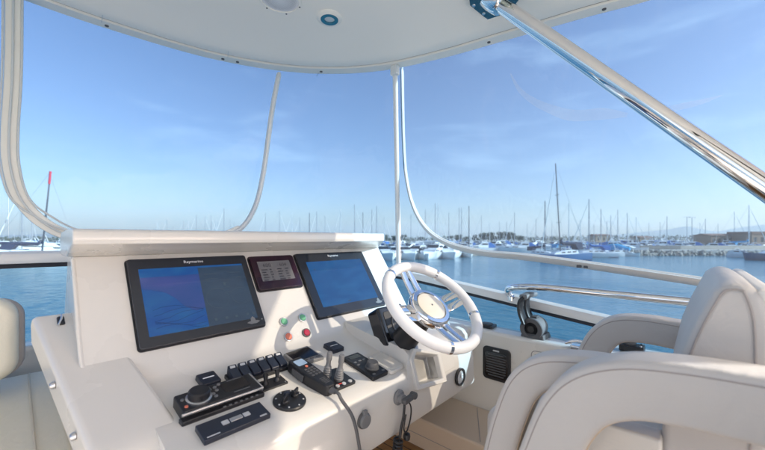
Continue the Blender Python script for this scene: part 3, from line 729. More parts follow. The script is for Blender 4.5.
objs('socket_slot', bm, M['grey'], ra)
# navy switch panel under the radio
sp_ = thing('switch_plate','flat navy switch plate with three pale keys in front of the radio','switch plate',DSH.P(.41,vF(.915),0))
u0,u1,v0,v1 = .323,.500,vF(.884),vF(.950)
bm = nb(); plate(bm, DSH, u0,v0,u1,v1,.003,-.004,.014); obj('plate', bm, M['navy'], sp_, bevel=.0025)
for k,(w0,w1) in enumerate(((.055,.073),(.076,.110),(.113,.131))):
    bm = nb(); plate(bm, DSH, u0+w0,v0+.027,u0+w1,v0+.043,.002,.0135,.016); obj('key', bm, M['silver'] if k == 1 else M['lgrey'], sp_, bevel=.001)
bm = nb(); plate(bm, DSH, u0+.008,v0+.006,u0+.040,v0+.0095,.001,.0139,.0144); obj('maker_mark', bm, M['text_grey'], sp_)
bm = nb(); plate(bm, DSH, u1-.030,v0+.003,u1-.010,v0+.009,.001,.0139,.0144); obj('label_tab', bm, M['lgrey'], sp_)
# small square box behind the radio
def small_box(label, u0,u1,v0,v1,h,text=True):
    o = thing('control_box',label,'control box',DSH.P((u0+u1)/2,(v0+v1)/2,0))
    bm = nb(); extr(bm, DSH, rrect(u0,v0,u1,v1,.006), -.004,h,.97); obj('case', bm, M['navy'], o, bevel=.003)
    bm = nb(); plate(bm, DSH, u0+.012,(v0+v1)/2-.002,u1-.012,(v0+v1)/2+.0025,.001,h-.0003,h+.0006); obj('legend', bm, M['text_white'] if text else M['text_grey'], o)
    return o
small_box('small square black box with a white legend behind the radio',.400,.458,vF(1.110),vF(1.176),.015)
small_box('small square black box beside the right plotter, behind the fob controls',.886,.948,vF(1.078),vF(1.146),.016,False)
# rocker switches
rk = thing('rocker_switch_bank','bank of six black rocker switches on the dash','switches',DSH.P(.575,vF(1.11),0))
bm = nb(); plate(bm, DSH, .476,vF(1.072),.682,vF(1.138),.004,-.004,.012); obj('base', bm, M['black'], rk, bevel=.002)
for k in range(6):
    a = .482+.0333*k; v0, v1 = vF(1.080), vF(1.134)
    pr = [(v0,.008),(v0,.020),(v0+.012,.026),(v0+.030,.030),(v1,.042),(v1,.008)]
    bm = nb(); loops(bm, [[DSH.P(x,v,h) for v,h in pr] for x in (a,a+.0285)]); sw = obj('rocker', bm, M['navy'], rk, bevel=.0025)
    bm = nb(); f2 = Fr(DSH.P(a+.014,v1-.009,.0388),(1,0,0),tuple(DSH.v*.84+DSH.n*.54)); plate(bm, f2, -.008,-.004,.008,.004,.001,-.001,.0006); obj('legend', bm, M['lgrey'], sw)
# toggle plate
tg = thing('toggle_switch_plate','small black plate with two toggle switches beside the radio','switches',DSH.P(.582,vF(1.025),0))
bm = nb(); plate(bm, DSH, .532,vF(1.0),.630,vF(1.05),.002,-.004,.006); obj('plate', bm, M['black'], tg, bevel=.0015)
for a in (.562,.604):
    f2 = DSH.sub(a,vF(1.028),.006)
    bm = nb(); lathe(bm, f2, [(.012,-.001),(.011,.006),(.007,.010),(.006,.014)], 18); tube(bm, [f2.P(0,0,.01),f2.P(.002,.006,.024),f2.P(.003,.010,.034)], (.0055,.0095), 12); obj('toggle', bm, M['black'], tg)
bm = nb()
for a in (.540,.622):
    for b in (1.006,1.044): lathe(bm, DSH.sub(a,vF(b),.006), [(.003,-.001),(.0026,.0012),(.0005,.0014)], 8)
objs('screw', bm, M['silver'], tg)
# round joystick
rj = thing('round_mirror_control','round black control plate with small knobs in the middle of the dash','control',DSH.P(.583,vF(.918),0))
fr = DSH.sub(.583,vF(.918),0)
bm = nb(); lathe(bm, fr, [(.050,-.003),(.050,.005),(.047,.008),(.002,.009)], 44); obj('plate', bm, M['black'], rj)
for a,b in ((-.020,-.006),(.022,.006)):
    f2 = fr.sub(a,b,.008,.5)
    bm = nb(); lathe(bm, f2, [(.013,0),(.012,.006),(.009,.009)], 20); extr(bm, f2, rrect(-.014,-.004,.014,.004,.003), .006,.022); obj('knob', bm, M['black'], rj, bevel=.002)
bm = nb(); lathe(bm, fr.sub(.002,.022,.008), [(.010,0),(.009,.010),(.002,.012)], 18); obj('cap', bm, M['navy'], rj)
bm = nb()
for k in range(8):
    a = R(45*k+10); lathe(bm, fr.sub(.041*math.cos(a),.041*math.sin(a),.0085), [(.003,-.001),(.0026,.001),(.0005,.0012)], 8)
objs('mark', bm, M['lgrey'], rj)
# flush grey display
fd = thing('autopilot_display','flush grey framed display with a dark screen behind the handset','display',DSH.P(.765,vF(1.11),0))
q = [(.700,vF(1.066)),(.832,vF(1.062)),(.826,vF(1.172)),(.704,vF(1.160))]
bm = nb(); extr(bm, DSH, q, -.004,.014,.96); obj('frame', bm, M['grey'], fd, bevel=.006)
bm = nb(); plate(bm, DSH, .714,vF(1.085),.818,vF(1.155),.004,.0135,.0146); obj('screen', bm, M['black_gloss'], fd)
bm = nb()
for k in range(4): plate(bm, DSH, .718+.027*k,vF(1.072),.734+.027*k,vF(1.079),.002,.0135,.0155)
objs('key', bm, M['dgrey'], fd)
# trim levers
tl = thing('trim_lever_unit','black plate carrying two ribbed grey levers with red lights','lever unit',DSH.P(.775,vF(.93),0))
bm = nb(); plate(bm, DSH, .722,vF(.876),.824,vF(.982),.006,-.004,.009); obj('plate', bm, M['black'], tl, bevel=.002)
for a, F in ((.752,.951),(.776,.915)):
    f2 = DSH.sub(a,vF(F),.009)
    prof = [(.014,-.002),(.0155,.004)]
    for k in range(5): prof += [(.0165-.0009*k,.008+.0075*k),(.0128-.0007*k,.0115+.0075*k)]
    prof += [(.0085,.048),(.0078,.060),(.0098,.066),(.0098,.088),(.0085,.093),(.001,.094)]
    bm = nb(); lathe(bm, f2, prof, 24); obj('lever', bm, M['grey'], tl)
bm = nb()
for a, F in ((.738,.934),(.764,.893)): plate(bm, DSH, a-.010,vF(F)-.0015,a+.012,vF(F)+.0015,.0006,.0088,.0098)
objs('red_light', bm, M['red_led'], tl)
bm = nb()
for k in range(3): lathe(bm, DSH.sub(.748+.028*k,vF(.887),.009), [(.0075,-.001),(.007,.003),(.001,.0036)], 16)
objs('round_key', bm, M['lgrey'], tl)
# remote with rotary knob
rc = thing('rotary_keypad','slim black keypad with a rotary knob on the dash near the wheel','keypad',DSH.P(.93,vF(.935),0))
bm = nb(); plate(bm, DSH, .886,vF(.853),.970,vF(1.022),.006,-.004,.013); obj('case', bm, M['black'], rc, bevel=.003)
f2 = DSH.sub(.932,vF(.905),.013)
bm = nb(); lathe(bm, f2, [(.027,-.001),(.027,.004),(.0235,.006),(.022,.022),(.019,.025),(.002,.024)], 32); obj('rotary_knob', bm, M['dgrey'], rc)
bm = nb(); plate(bm, DSH, .902,vF(.988),.955,vF(1.010),.003,.0125,.0138); obj('window', bm, M['black_gloss'], rc)
bm = nb()
for a,b in ((.902,.965),(.926,.965),(.948,.965),(.900,.945),(.955,.945),(.905,.868),(.955,.868)): plate(bm, DSH, a-.006,vF(b)-.004,a+.006,vF(b)+.004,.002,.0125,.0145)
objs('key', bm, M['grey'], rc)
# VHF handset
vh = thing('vhf_handset','black radio handset with a grey screen lying on the dash, its cord over the edge','handset',DSH.P(.705,vF(.97),0))
hf = Fr(DSH.P(.700,vF(.975),.022),(.985,.12,.0),(-.06,.97,.21))
poly = [(-.026,.098),(-.030,.085),(-.032,.03),(-.030,-.02),(-.024,-.06),(-.018,-.098),(-.010,-.106),(.010,-.106),(.018,-.098),(.024,-.06),(.030,-.02),(.032,.03),(.030,.085),(.026,.098)]
bm = nb(); extr(bm, hf, poly, -.024,.016); obj('case', bm, M['black'], vh, bevel=.008, segs=4)
bm = nb(); plate(bm, hf, -.020,.044,.020,.080,.004,.0155,.0172); obj('screen', bm, emis('handset_screen',(.25,.34,.46),.35,base=(.12,.15,.19)), vh)
bm = nb()
for r in range(4):
    for c in range(3): plate(bm, hf, -.020+.0145*c,.010-.0135*r,-.009+.0145*c,.018-.0135*r,.002,.0155,.0178)
obj('keypad', bm, M['dgrey'], vh)
bm = nb(); lathe(bm, hf.sub(.002,.030,.0155), [(.006,-.001),(.0055,.003),(.001,.0034)], 14); obj('orange_key', bm, M['orange_btn'], vh)
bm = nb(); plate(bm, hf, -.036,.0,-.031,.06,.002,-.016,.006); obj('talk_bar', bm, M['dgrey'], vh, bevel=.002)
bm = nb()
for k in range(5): plate(bm, hf, -.012,-.058-.007*k,.012,-.055-.007*k,.001,.0155,.0166)
obj('speaker_slots', bm, M['dgrey'], vh)
cord = [hf.P(0,-.098,-.003),hf.P(.0,-.135,.004),Vector((.712,.822,-.515)),Vector((.724,.785,-.56)),Vector((.740,.775,-.64)),Vector((.752,.775,-.72)),Vector((.752,.772,-.78))]
bm = nb(); tube(bm, catmull(cord,7), .0055, 10); tube(bm, [hf.P(0,-.098,-.003),hf.P(0,-.125,.001)], (.013,.007), 14); obj('cord', bm, M['dgrey'], vh)
bm = nb(); hel = [Vector((.752+.016*math.cos(a),.77+.016*math.sin(a),-.70-.0022*a)) for a in [i*.4 for i in range(0,230)]]; tube(bm, hel, .0042, 7); obj('cord_coil', bm, M['dgrey'], vh)

# ---------------------------------------------------------------- fascia items
def fas(S, z, n=0.): return Fr((S,.8135-n,z),(1,0,0),(0,0,1))
s = thing('power_socket','round grey capped socket on the sunlit console front','socket',(.80,.812,-.61)); f2 = fas(.80,-.610)
bm = nb(); lathe(bm, f2, [(.027,-.003),(.027,.004),(.025,.006)], 30); obj('flange', bm, M['dgrey'], s)
bm = nb(); lathe(bm, f2, [(.0235,.003),(.0235,.012),(.021,.015),(.002,.016)], 30); extr(bm, f2, rrect(-.009,.020,.009,.036,.004), .002,.012); obj('cap', bm, M['grey'], s, bevel=.0015)
k = thing('ignition_lock','grey ignition lock with its key turned sideways on the console front','ignition lock',(.99,.812,-.60)); f2 = fas(.985,-.597)
bm = nb(); lathe(bm, f2, [(.028,-.003),(.028,.004),(.024,.008),(.017,.010),(.016,.024),(.002,.026)], 28); obj('barrel', bm, M['grey'], k)
kk = f2.sub(.0,-.004,.024,.1)
bm = nb(); extr(bm, kk, rrect(-.012,-.010,.054,.010,.006), .0,.018); lathe(bm, kk.sub(.048,0,.009), [(.013,-.012),(.014,0),(.013,.012)], 18); obj('key', bm, M['dgrey'], k, bevel=.003)
kl = thing('kill_cord','black coiled kill cord hanging from the ignition key','cord',(.985,.78,-.66))
bm = nb(); y = .785
tube(bm, catmull([(.985,y,-.605),(.975,y-.003,-.65),(.962,y,-.70),(.955,y,-.735)],6), .005, 9)
tube(bm, catmull([(.995,y-.004,-.60),(1.012,y-.008,-.63),(1.012,y-.006,-.675),(.992,y-.004,-.715),(.975,y-.004,-.70),(.985,y-.006,-.65)],6), .0028, 8)
obj('lanyard', bm, M['black'], kl)
bm = nb(); tube(bm, [Vector((.948+.0145*math.cos(a)-.0006*a*.35,y+.0145*math.sin(a),-.725-.0019*a)) for a in [i*.4 for i in range(0,220)]], .0046, 7); obj('coil', bm, M['black'], kl)
bm = nb(); lathe(bm, Fr((.992,y-.004,-.735),(1,0,0),(0,1,0)), [(.004,-.014),(.012,-.010),(.014,0),(.012,.010),(.004,.014)], 14); obj('clip', bm, M['black'], kl)
g = thing('round_gauge','round white faced gauge with a black rim on the console front under the wheel','gauge',(1.434,.812,-.655)); f2 = fas(1.434,-.655)
bm = nb(); ring(bm, f2, .031,.041,-.003,.012,36); obj('rim', bm, M['black_gloss'], g, bevel=.003)
bm = nb(); lathe(bm, f2, [(.032,-.003),(.032,.005),(.002,.0055)], 32); obj('face', bm, M['gauge'], g)
bm = nb()
for i in range(9):
    a = R(220-32*i); f3 = f2.sub(.025*math.cos(a),.025*math.sin(a),.0052,a); plate(bm, f3, -.004,-.0008,.004,.0008,.0003,0,.0006)
extr(bm, f2, [(-.002,-.004),(.002,-.004),(.014,.020)], .0055,.0066); obj('dial', bm, M['dgrey'], g)
# loudspeaker on the inner coaming
lf = Fr((1.8465,.81,-.708),(0,-1,0),(0,0,1))
if lf.n.x > 0: lf = Fr(lf.o,(0,-1,0),(0,0,1))
ls = thing('cockpit_speaker','rounded square black loudspeaker set in the inner coaming right of the wheel','loudspeaker',lf.o)
sgn = 1 if lf.n.x < 0 else -1
bm = nb(); extr(bm, lf, rrect(-.080,-.092,.080,.092,.022), -.004*sgn,.012*sgn); obj('frame', bm, M['black'], ls, bevel=.005)
bm = nb(); extr(bm, lf, rrect(-.066,-.076,.066,.066,.018), .010*sgn,.0145*sgn); obj('grille', bm, M['black_gloss'], ls, bevel=.002)
bm = nb()
for i in range(9):
    z = -.062+.0145*i; w = .056 if 0 < i < 8 else .045
    extr(bm, lf, rrect(-w,z-.003,w,z+.003,.0025), .012*sgn,.0185*sgn)
obj('slats', bm, M['dgrey'], ls)
bm = nb(); extr(bm, lf, rrect(-.018,.072,.018,.080,.002), .0115*sgn,.013*sgn); obj('name_plate', bm, M['lgrey'], ls)

# ---------------------------------------------------------------- instrument pod beside the wheel
ip = thing('instrument_pod','black pod on a short stalk standing on the dash behind the wheel','instrument',DSH.P(1.16,vF(.97),0))
pfm = Fr((1.158,.985,-.385),(.99,-.05,0),(.04,.45,.89))
bm = nb(); extr(bm, pfm, rrect(-.072,-.082,.085,.082,.014), -.075,.006,1.05); obj('case', bm, M['black_gloss'], ip, bevel=.010, segs=4)
bm = nb(); plate(bm, pfm, -.050,-.062,.066,.062,.012,.0055,.0085); obj('face', bm, M['black'], ip, bevel=.002)
bm = nb(); ring(bm, pfm.sub(.036,-.004,.004), .050,.055,0,.010,36); obj('dial_ring', bm, M['grey'], ip, bevel=.001)
bm = nb(); lathe(bm, Fr((1.19,.915,-.49),(1,0,0),(0,.98,.196)), [(.026,-.02),(.026,.010),(.022,.016),(.002,.017)], 22); box(bm, (1.19,.945,-.478), (.05,.05,.045)); obj('stalk', bm, M['black'], ip, bevel=.004)
# searchlight remote behind the wheel
sr = thing('throttle_display','small grey hooded display standing on the console to starboard of the wheel','display',(1.60,1.0,-.50))
sfm = Fr((1.565,.985,-.455),(.93,.30,.08),(-.10,.5,.86))
bm = nb(); extr(bm, sfm, rrect(-.062,-.050,.062,.050,.030), -.045,.010,.9); obj('case', bm, M['dgrey'], sr, bevel=.008, segs=4)
bm = nb(); extr(bm, sfm, rrect(-.010,-.036,.052,.036,.018), .0095,.0125); obj('face', bm, mat('pale_blue_face',(.42,.50,.58),.2,coat=.4), sr)
bm = nb(); extr(bm, sfm, rrect(-.052,-.036,-.016,.036,.012), .0095,.012); obj('side_panel', bm, M['black'], sr)
# cup tray on coaming near the console
ct = thing('coaming_hatch_handle','low black latch plate on the coaming top beside the wheel','latch',(1.93,.93,-.53))
cfm = Fr((1.925,.915,-.526),(1,.1,0),(-.1,1,0))
bm = nb(); extr(bm, cfm, rrect(-.045,-.055,.045,.055,.01), -.012,.010); obj('plate', bm, M['black'], ct, bevel=.003)
bm = nb(); extr(bm, cfm, rrect(-.028,-.036,.028,.020,.008), .009,.018); obj('latch', bm, M['dgrey'], ct, bevel=.003)

# ================================================================= STEERING WHEEL
yaw, th = -.122, .841
wu = Vector((math.cos(yaw),math.sin(yaw),0)); wv = Vector((-math.sin(yaw)*math.sin(th),math.cos(yaw)*math.sin(th),math.cos(th)))
WC = Vector((1.112,.745,-.255)); WF = Fr(WC,wu,wv)
sw = thing('steering_wheel','white rimmed steering wheel with four twin chrome spokes and a cream hub cap','steering wheel',WC)
MR, mr = .199, .0215
bm = nb(); tube(bm, [WF.P(MR*math.cos(R(a)),MR*math.sin(R(a))) for a in range(0,360,5)], mr, 20, closed=True); obj('rim', bm, M['white_rim'], sw)
for a in (125, 45, 248, 333):
    bm = nb(); tube(bm, [WF.P(MR*math.cos(R(a+d)),MR*math.sin(R(a+d))) for d in (-1.6,0,1.6)], mr+.0012, 20); obj('rim_band', bm, M['chrome'], sw)
HF = WF.sub(0,0,-.028)
bm = nb(); lathe(bm, HF, [(.060,-.040),(.084,-.022),(.088,-.006),(.087,.008),(.080,.016),(.066,.018),(.062,.012)], 48); obj('hub_ring', bm, M['chrome'], sw)
bm = nb(); lathe(bm, HF, [(.0615,.004),(.0615,.016),(.054,.0195),(.02,.021),(.001,.0213)], 48); obj('hub_cap', bm, M['cream_cap'], sw)
bm = nb(); lathe(bm, HF.sub(.0,-.0), [(.004,.019),(.0035,.0225),(.0005,.0226)], 12); obj('cap_emblem', bm, M['dgrey'], sw)
for a in (95, 3, 272, 183):
    ca, sa = math.cos(R(a)), math.sin(R(a))
    for off in (-.023, .023):
        bm = nb(); side_ = (-sa*off, ca*off)
        pts = []
        for t in (0,.2,.4,.6,.8,1):
            rr_ = .070+(.192-.070)*t; w = 1-.15*t
            pts.append(WF.P(rr_*ca+side_[0]*w, rr_*sa+side_[1]*w, -.034+.034*(t**1.4)))
        sweep(bm, pts, rrect(-.0155,-.003,.0155,.003,.0025,2), up=tuple(WF.n)); obj('spoke', bm, M['chrome'], sw)
bm = nb(); tube(bm, [HF.P(0,0,-.03), HF.P(0,0,-.10), HF.P(0,0,-.21)], (.040,.055), 28); obj('column', bm, M['black'], sw)

# ================================================================= THROTTLE
tr = thing('throttle_lever','grey twin throttle with a drum body and bail handle on the coaming','throttle',(1.93,.61,-.54))
TF = Fr((1.885,.635,-.487),(0,-1,0),(0,0,1))         # n along -x or +x
axis = Vector((1,0,0))
def drum(bm, x0, x1, r0, r1, c=(0,.635,-.487), seg=36):
    fr = Fr((0,c[1],c[2]),(0,1,0),(0,0,1)); loops(bm, [[Vector((x,0,0))+fr.P(r*math.cos(2*math.pi*i/seg), r*math.sin(2*math.pi*i/seg)) for i in range(seg)] for x,r in ((x0,r0),(x1,r1))])
bm = nb(); drum(bm, 1.885,1.985,.056,.056); obj('drum', bm, M['grey'], tr, bevel=.006)
bm = nb(); seg = 36
fr = Fr((1.885,.635,-.487),(0,1,0),(0,0,1)); ring(bm, fr, .034,.058,-.014,.002,36); obj('end_ring', bm, M['dgrey'], tr, bevel=.004)
bm = nb(); lathe(bm, fr, [(.035,-.004),(.035,.0012),(.001,.0012)], 30); obj('end_recess', bm, M['hole'], tr)
bm = nb(); lathe(bm, fr, [(.018,-.013),(.016,-.003),(.018,0)], 8); obj('end_nut', bm, M['black'], tr)
bm = nb(); extr(bm, Fr((1.935,.62,-.54),(1,0,0),(0,1,0)), rrect(-.065,-.055,.065,.075,.012), -.004,.028,.86); obj('base', bm, M['dgrey'], tr, bevel=.004)
bm = nb()
for x in (1.878, 1.975):
    sweep(bm, catmull([(x,.665,-.462),(x,.690,-.40),(x,.690,-.345),(x,.668,-.318)],5), lambda t: rrect(-.009,-.036+.014*t,.009,.036-.014*t,.007,2), up=(1,0,0))
objs('lever_arm', bm, M['black'], tr)
bm = nb(); sweep(bm, [(1.862,.672,-.318),(1.90,.665,-.312),(1.95,.66,-.312),(1.995,.66,-.315)], rrect(-.022,-.013,.022,.013,.011,4), up=(0,0,1)); obj('grip', bm, M['grey'], tr, bevel=.003)
bm = nb(); box(bm, (1.93,.63,-.428), (.05,.03,.012)); obj('drum_bracket', bm, M['dgrey'], tr, bevel=.003)
# small chrome cleat and gadget on the coaming further aft
p = on_z(579,349,-.535)
c2 = thing('chrome_fitting','small chrome fitting on the coaming in front of the far seat arm','fitting',p)
bm = nb(); box(bm, p+Vector((0,0,.008)), (.05,.07,.02)); obj('base', bm, M['chrome'], c2, bevel=.006)
bm = nb(); tube(bm, catmull([p+Vector((0,-.05,.02)),p+Vector((0,-.02,.036)),p+Vector((0,.02,.036)),p+Vector((0,.06,.018))],5), .008, 10); obj('horn', bm, M['chrome'], c2)
p = on_z(632,350,-.53)
c3 = thing('coaming_socket','black square socket with a round knob on the coaming behind the far seat arm','socket',p)
bm = nb(); box(bm, p+Vector((0,0,.012)), (.075,.095,.03)); obj('base', bm, M['black'], c3, bevel=.006)
bm = nb(); lathe(bm, Fr(p+Vector((0,.01,.026)),(1,0,0),(0,1,0)), [(.026,0),(.026,.014),(.020,.020),(.002,.021)], 20); obj('knob', bm, M['dgrey'], c3)
bm = nb()
for dx in (-.02,.02): lathe(bm, Fr(p+Vector((dx,-.035,.027)),(1,0,0),(0,1,0)), [(.006,0),(.005,.004),(.001,.005)], 10)
objs('screw', bm, M['silver'], c3)

# ================================================================= HELM SEATS
def arm(parent, x0, x1, path, hw=.052, mface='grey_leather', k=7):
    """padded band arm: path is its centre line in (y,z)"""
    xc = (x0+x1)/2; w = (x1-x0)/2
    pts = catmull([(xc,y,z) for y,z in path], k)
    bm = nb(); sweep(bm, pts, rrect(-w,-hw,w,hw,.022,4), up=(1,0,0)) if False else sweep(bm, pts, rrect(-hw,-w,hw,w,.0145,4), up=(1,0,0))
    o = obj('armrest', bm, M[mface], parent, ang=60)
    # piping on both faces along the outer edge
    for fx in (x0+.0005, x1-.0005):
        off = []
        n = len(pts)
        for i, p in enumerate(pts):
            t = (pts[min(i+1,n-1)]-pts[max(i-1,0)]).normalized(); s = Vector((0,-t.z,t.y))
            c = Vector((xc,.0,-.7))-p
            if s.dot(Vector((0,pts[n//2].y-.15-p.y,-.62-p.z))) > 0: s = -s
            off.append(Vector((fx,p.y,p.z))+s*(hw-.015))
        bm = nb(); tube(bm, off, .0017, 6); obj('piping', bm, M['seam'], o)
    inn = [Vector((xc,p.y,p.z))-(q-Vector((fx,p.y,p.z)))/(hw-.015)*(hw+.0008) for p, q in zip(pts, off)]
    bm = nb(); sweep(bm, inn, rrect(-.0015,-w+.016,.0015,w-.016,.001,1), up=(1,0,0)); obj('inner_trim', bm, M['tan_leather'], o)
    return o
# far seat (its port arm, backrest and starboard arm show)
fs = thing('helm_chair','grey helm seat with padded backrest and both hoop arms beside the coaming','chair',(1.28,.15,DECK))
arm(fs, .95, 1.035, [(.445,-.86),(.437,-.74),(.418,-.63),(.390,-.52),(.352,-.42),(.300,-.365),(.22,-.340),(.10,-.332),(-.04,-.335),(-.10,-.34)], .043)
arm(fs, 1.60, 1.685, [(.40,-.80),(.37,-.68),(.340,-.58),(.305,-.48),(.268,-.405),(.215,-.36),(.13,-.346),(.03,-.35),(-.10,-.355)], .050)
bm = nb()
bprof = [(.060,-.56),(.045,-.38),(.024,-.27),(.001,-.195),(-.034,-.108),(-.052,-.090),(-.080,-.088),(-.105,-.105),(-.118,-.16),(-.118,-.30),(-.105,-.56)]
stn = [(.985,-.006,.98),(1.0,-.004,1.0),(1.10,-.002,1),(1.28,.0,1),(1.47,-.002,1),(1.57,-.004,1.0),(1.585,-.006,.98)]
rings = []
for x, dz, k in stn: rings.append([Vector((x, -.03+(y+.03)*k, z+(dz if z > -.2 else 0)-(0 if k == 1 else (.004 if z > -.3 else 0)))) for y,z in bprof])
loops(bm, rings); br = obj('backrest', bm, M['grey_leather'], fs, bevel=.014, segs=4, ang=50)
bm = nb(); off = [(.024,-.40),(.008,-.275),(-.012,-.20),(-.043,-.118),(-.058,-.104),(-.076,-.104)]
tube(bm, catmull([(.9835,y,z) for y,z in off],5), .0022, 6); tube(bm, catmull([(.9835,y,z) for y,z in ((-.076,-.104),(-.090,-.165),(-.092,-.30),(-.085,-.42))],5), .0022, 6); obj('piping', bm, M['seam'], br)
bm = nb(); loops(bm, [[Vector((x,y,z)) for y,z in ((-.10,-.56),(-.10,-.20),(-.098,-.13),(-.090,-.102),(-.115,-.096),(-.142,-.12),(-.165,-.2),(-.155,-.56))] for x in (.990,1.580)]); obj('backrest_shell', bm, M['pale_leather'], fs, bevel=.014)
bm = nb(); extr(bm, Fr((1.315,.25,-.64),(1,0,0),(0,1,0)), rrect(-.275,-.26,.275,.26,.06), -.085,.075); obj('cushion', bm, M['grey_leather'], fs, bevel=.035, segs=5)
bm = nb(); loops(bm, [[Vector((x,y,z)) for y,z in ((.048,-.72),(.048,-.443),(.30,-.447),(.345,-.58),(.35,-.72))] for x in (.962,1.022)]); obj('side_panel', bm, M['pale_leather'], fs, bevel=.008)
bm = nb(); extr(bm, Fr((1.32,.22,-.75),(1,0,0),(0,1,0)), rrect(-.24,-.22,.24,.22,.04), -.05,.02); obj('seat_pan', bm, M['gel'], fs, bevel=.01)
bm = nb(); lathe(bm, Fr((1.30,.16,DECK),(1,0,0),(0,1,0)), [(.22,0),(.21,.02),(.085,.035),(.07,.05),(.07,.36)], 32); obj('pedestal', bm, M['brushed'], fs)
# near seat: its starboard hoop arm fills the lower right corner
ns = thing('helm_chair','nearest grey helm seat whose big hoop arm fills the lower right corner','chair',(.55,-.05,DECK))
arm(ns, .82, .915, [(.305,-.72),(.275,-.60),(.245,-.50),(.210,-.405),(.165,-.342),(.10,-.305),(.02,-.290),(-.09,-.284),(-.22,-.285),(-.34,-.30)], .058)
arm(ns, .20, .295, [(.16,-.86),(.13,-.74),(.10,-.66),(.06,-.60),(-.02,-.575),(-.2,-.575),(-.34,-.58)], .05)
bm = nb(); loops(bm, [[Vector((x,y,z)) for y,z in ((-.24,-.60),(-.27,-.42),(-.33,-.16),(-.36,-.13),(-.40,-.16),(-.40,-.60))] for x in (.31,.80)]); obj('backrest', bm, M['grey_leather'], ns, bevel=.02, segs=4)
bm = nb(); extr(bm, Fr((.55,-.02,-.68),(1,0,0),(0,1,0)), rrect(-.25,-.24,.25,.20,.06), -.08,.06); obj('cushion', bm, M['grey_leather'], ns, bevel=.03, segs=4)
bm = nb(); extr(bm, Fr((.55,-.05,-.79),(1,0,0),(0,1,0)), rrect(-.24,-.2,.26,.2,.04), -.04,.03); obj('seat_pan', bm, M['gel'], ns, bevel=.01)
bm = nb(); loops(bm, [[Vector((x,y,z)) for y,z in ((-.30,-.80),(-.30,-.56),(-.02,-.60),(.02,-.70),(.02,-.80))] for x in (.80,.85)]); obj('side_panel', bm, M['pale_leather'], ns, bevel=.008)
bm = nb(); lathe(bm, Fr((.55,-.05,DECK),(1,0,0),(0,1,0)), [(.22,0),(.21,.02),(.085,.035),(.07,.05),(.07,.32)], 32); obj('pedestal', bm, M['brushed'], ns)

# ================================================================= PORT LOUNGE
lo = thing('lounge_sofa','cream lounge seat with a rounded back cushion at the left edge beside the console','sofa',(-.4,1.6,DECK))
bm = nb(); loops(bm, [[Vector((x,y,z)) for y,z in ((1.25,-.72),(1.245,-.645),(1.27,-.612),(1.34,-.598),(1.75,-.568),(2.02,-.555),(2.04,-.58),(2.04,-.72))] for x in (-1.3,.128)]); obj('cushion', bm, M['cream_leather'], lo, bevel=.03, segs=5)
bm = nb(); loops(bm, [[Vector((x,y,z)) for y,z in ((1.243,-.73),(1.243,-.655),(1.252,-.655),(1.252,-.73))] for x in (-1.28,.11)]); obj('front_band', bm, M['taupe_leather'], lo, bevel=.003)
bm = nb(); tube(bm, catmull([(.05,1.262,-.606),(.05,1.33,-.594),(.052,1.75,-.564),(.056,2.0,-.552)],6), .003, 6); obj('seam', bm, M['seam2'], lo)
bm = nb(); extr(bm, Fr((-.55,1.86,-.385),(1,0,0),(0,.13,.99)), rrect(-.75,-.125,.575,.170,.07,6), -.05,.085); obj('back_cushion', bm, M['cream_leather'], lo, bevel=.035, segs=5)
bm = nb(); extr(bm, Fr((-.55,1.86,-.385),(1,0,0),(0,.13,.99)), rrect(-.74,-.12,.592,.166,.07,6), -.06,.03); obj('back_shell', bm, M['taupe_leather'], lo, bevel=.02)
bm = nb(); box(bm, (-.59,1.66,-.93), (1.38,.74,.42)); obj('base', bm, M['gel'], lo, bevel=.01)

# ================================================================= HARBOUR
def hmat(name, col, rough=.5, coat=0.): return mat(name, col, rough, coat=coat, var=.06, scale=.8)
M['hull_white'] = hmat('hull_white',(.78,.78,.77),.35,.3)
M['hull_blue'] = hmat('hull_blue',(.05,.16,.33),.3,.3)
M['hull_navy'] = hmat('hull_navy',(.03,.07,.16),.3,.3)
M['canvas_blue'] = hmat('canvas_blue',(.02,.14,.42),.8)
M['canvas_azure'] = hmat('canvas_azure',(.03,.30,.55),.8)
M['canvas_white'] = hmat('canvas_white',(.72,.72,.70),.8)
M['canvas_navy'] = hmat('canvas_navy',(.02,.035,.08),.8)
M['spar'] = hmat('mast_alloy',(.34,.35,.37),.4)
M['spar_dark'] = hmat('mast_dark',(.05,.06,.08),.4)
M['spar_pale'] = hmat('mast_pale',(.66,.67,.68),.4)
M['wire'] = hmat('rigging_wire',(.30,.31,.33),.4)
M['window_dark'] = hmat('boat_window',(.02,.025,.035),.1)
M['red_flag'] = hmat('red_sailcloth',(.65,.05,.08),.7)
M['antifoul'] = hmat('waterline_band',(.03,.05,.12),.5)
M['stone'] = mat('quay_stone',(.36,.33,.29),.9,var=.25,scale=.8,bump=.5,bscale=3)
M['concrete'] = mat('quay_concrete',(.42,.40,.36),.9,var=.12,scale=.4)
M['earth'] = mat('far_ground',(.22,.21,.17),.95,var=.2,scale=.02)
M['brick'] = mat('brown_render',(.30,.19,.13),.9,var=.12,scale=.4)
M['brick2'] = mat('ochre_render',(.36,.27,.19),.9,var=.12,scale=.4)
M['roof'] = mat('roof_tiles',(.24,.13,.09),.9,var=.15,scale=.6)
M['leaf'] = mat('dark_foliage',(.045,.065,.035),.8,var=.5,scale=.5)
M['bark'] = mat('bark',(.10,.08,.06),.9)
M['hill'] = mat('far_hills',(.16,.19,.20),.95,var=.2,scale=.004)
M['wood'] = mat('pontoon_boards',(.33,.29,.24),.85,var=.15,scale=1.5)

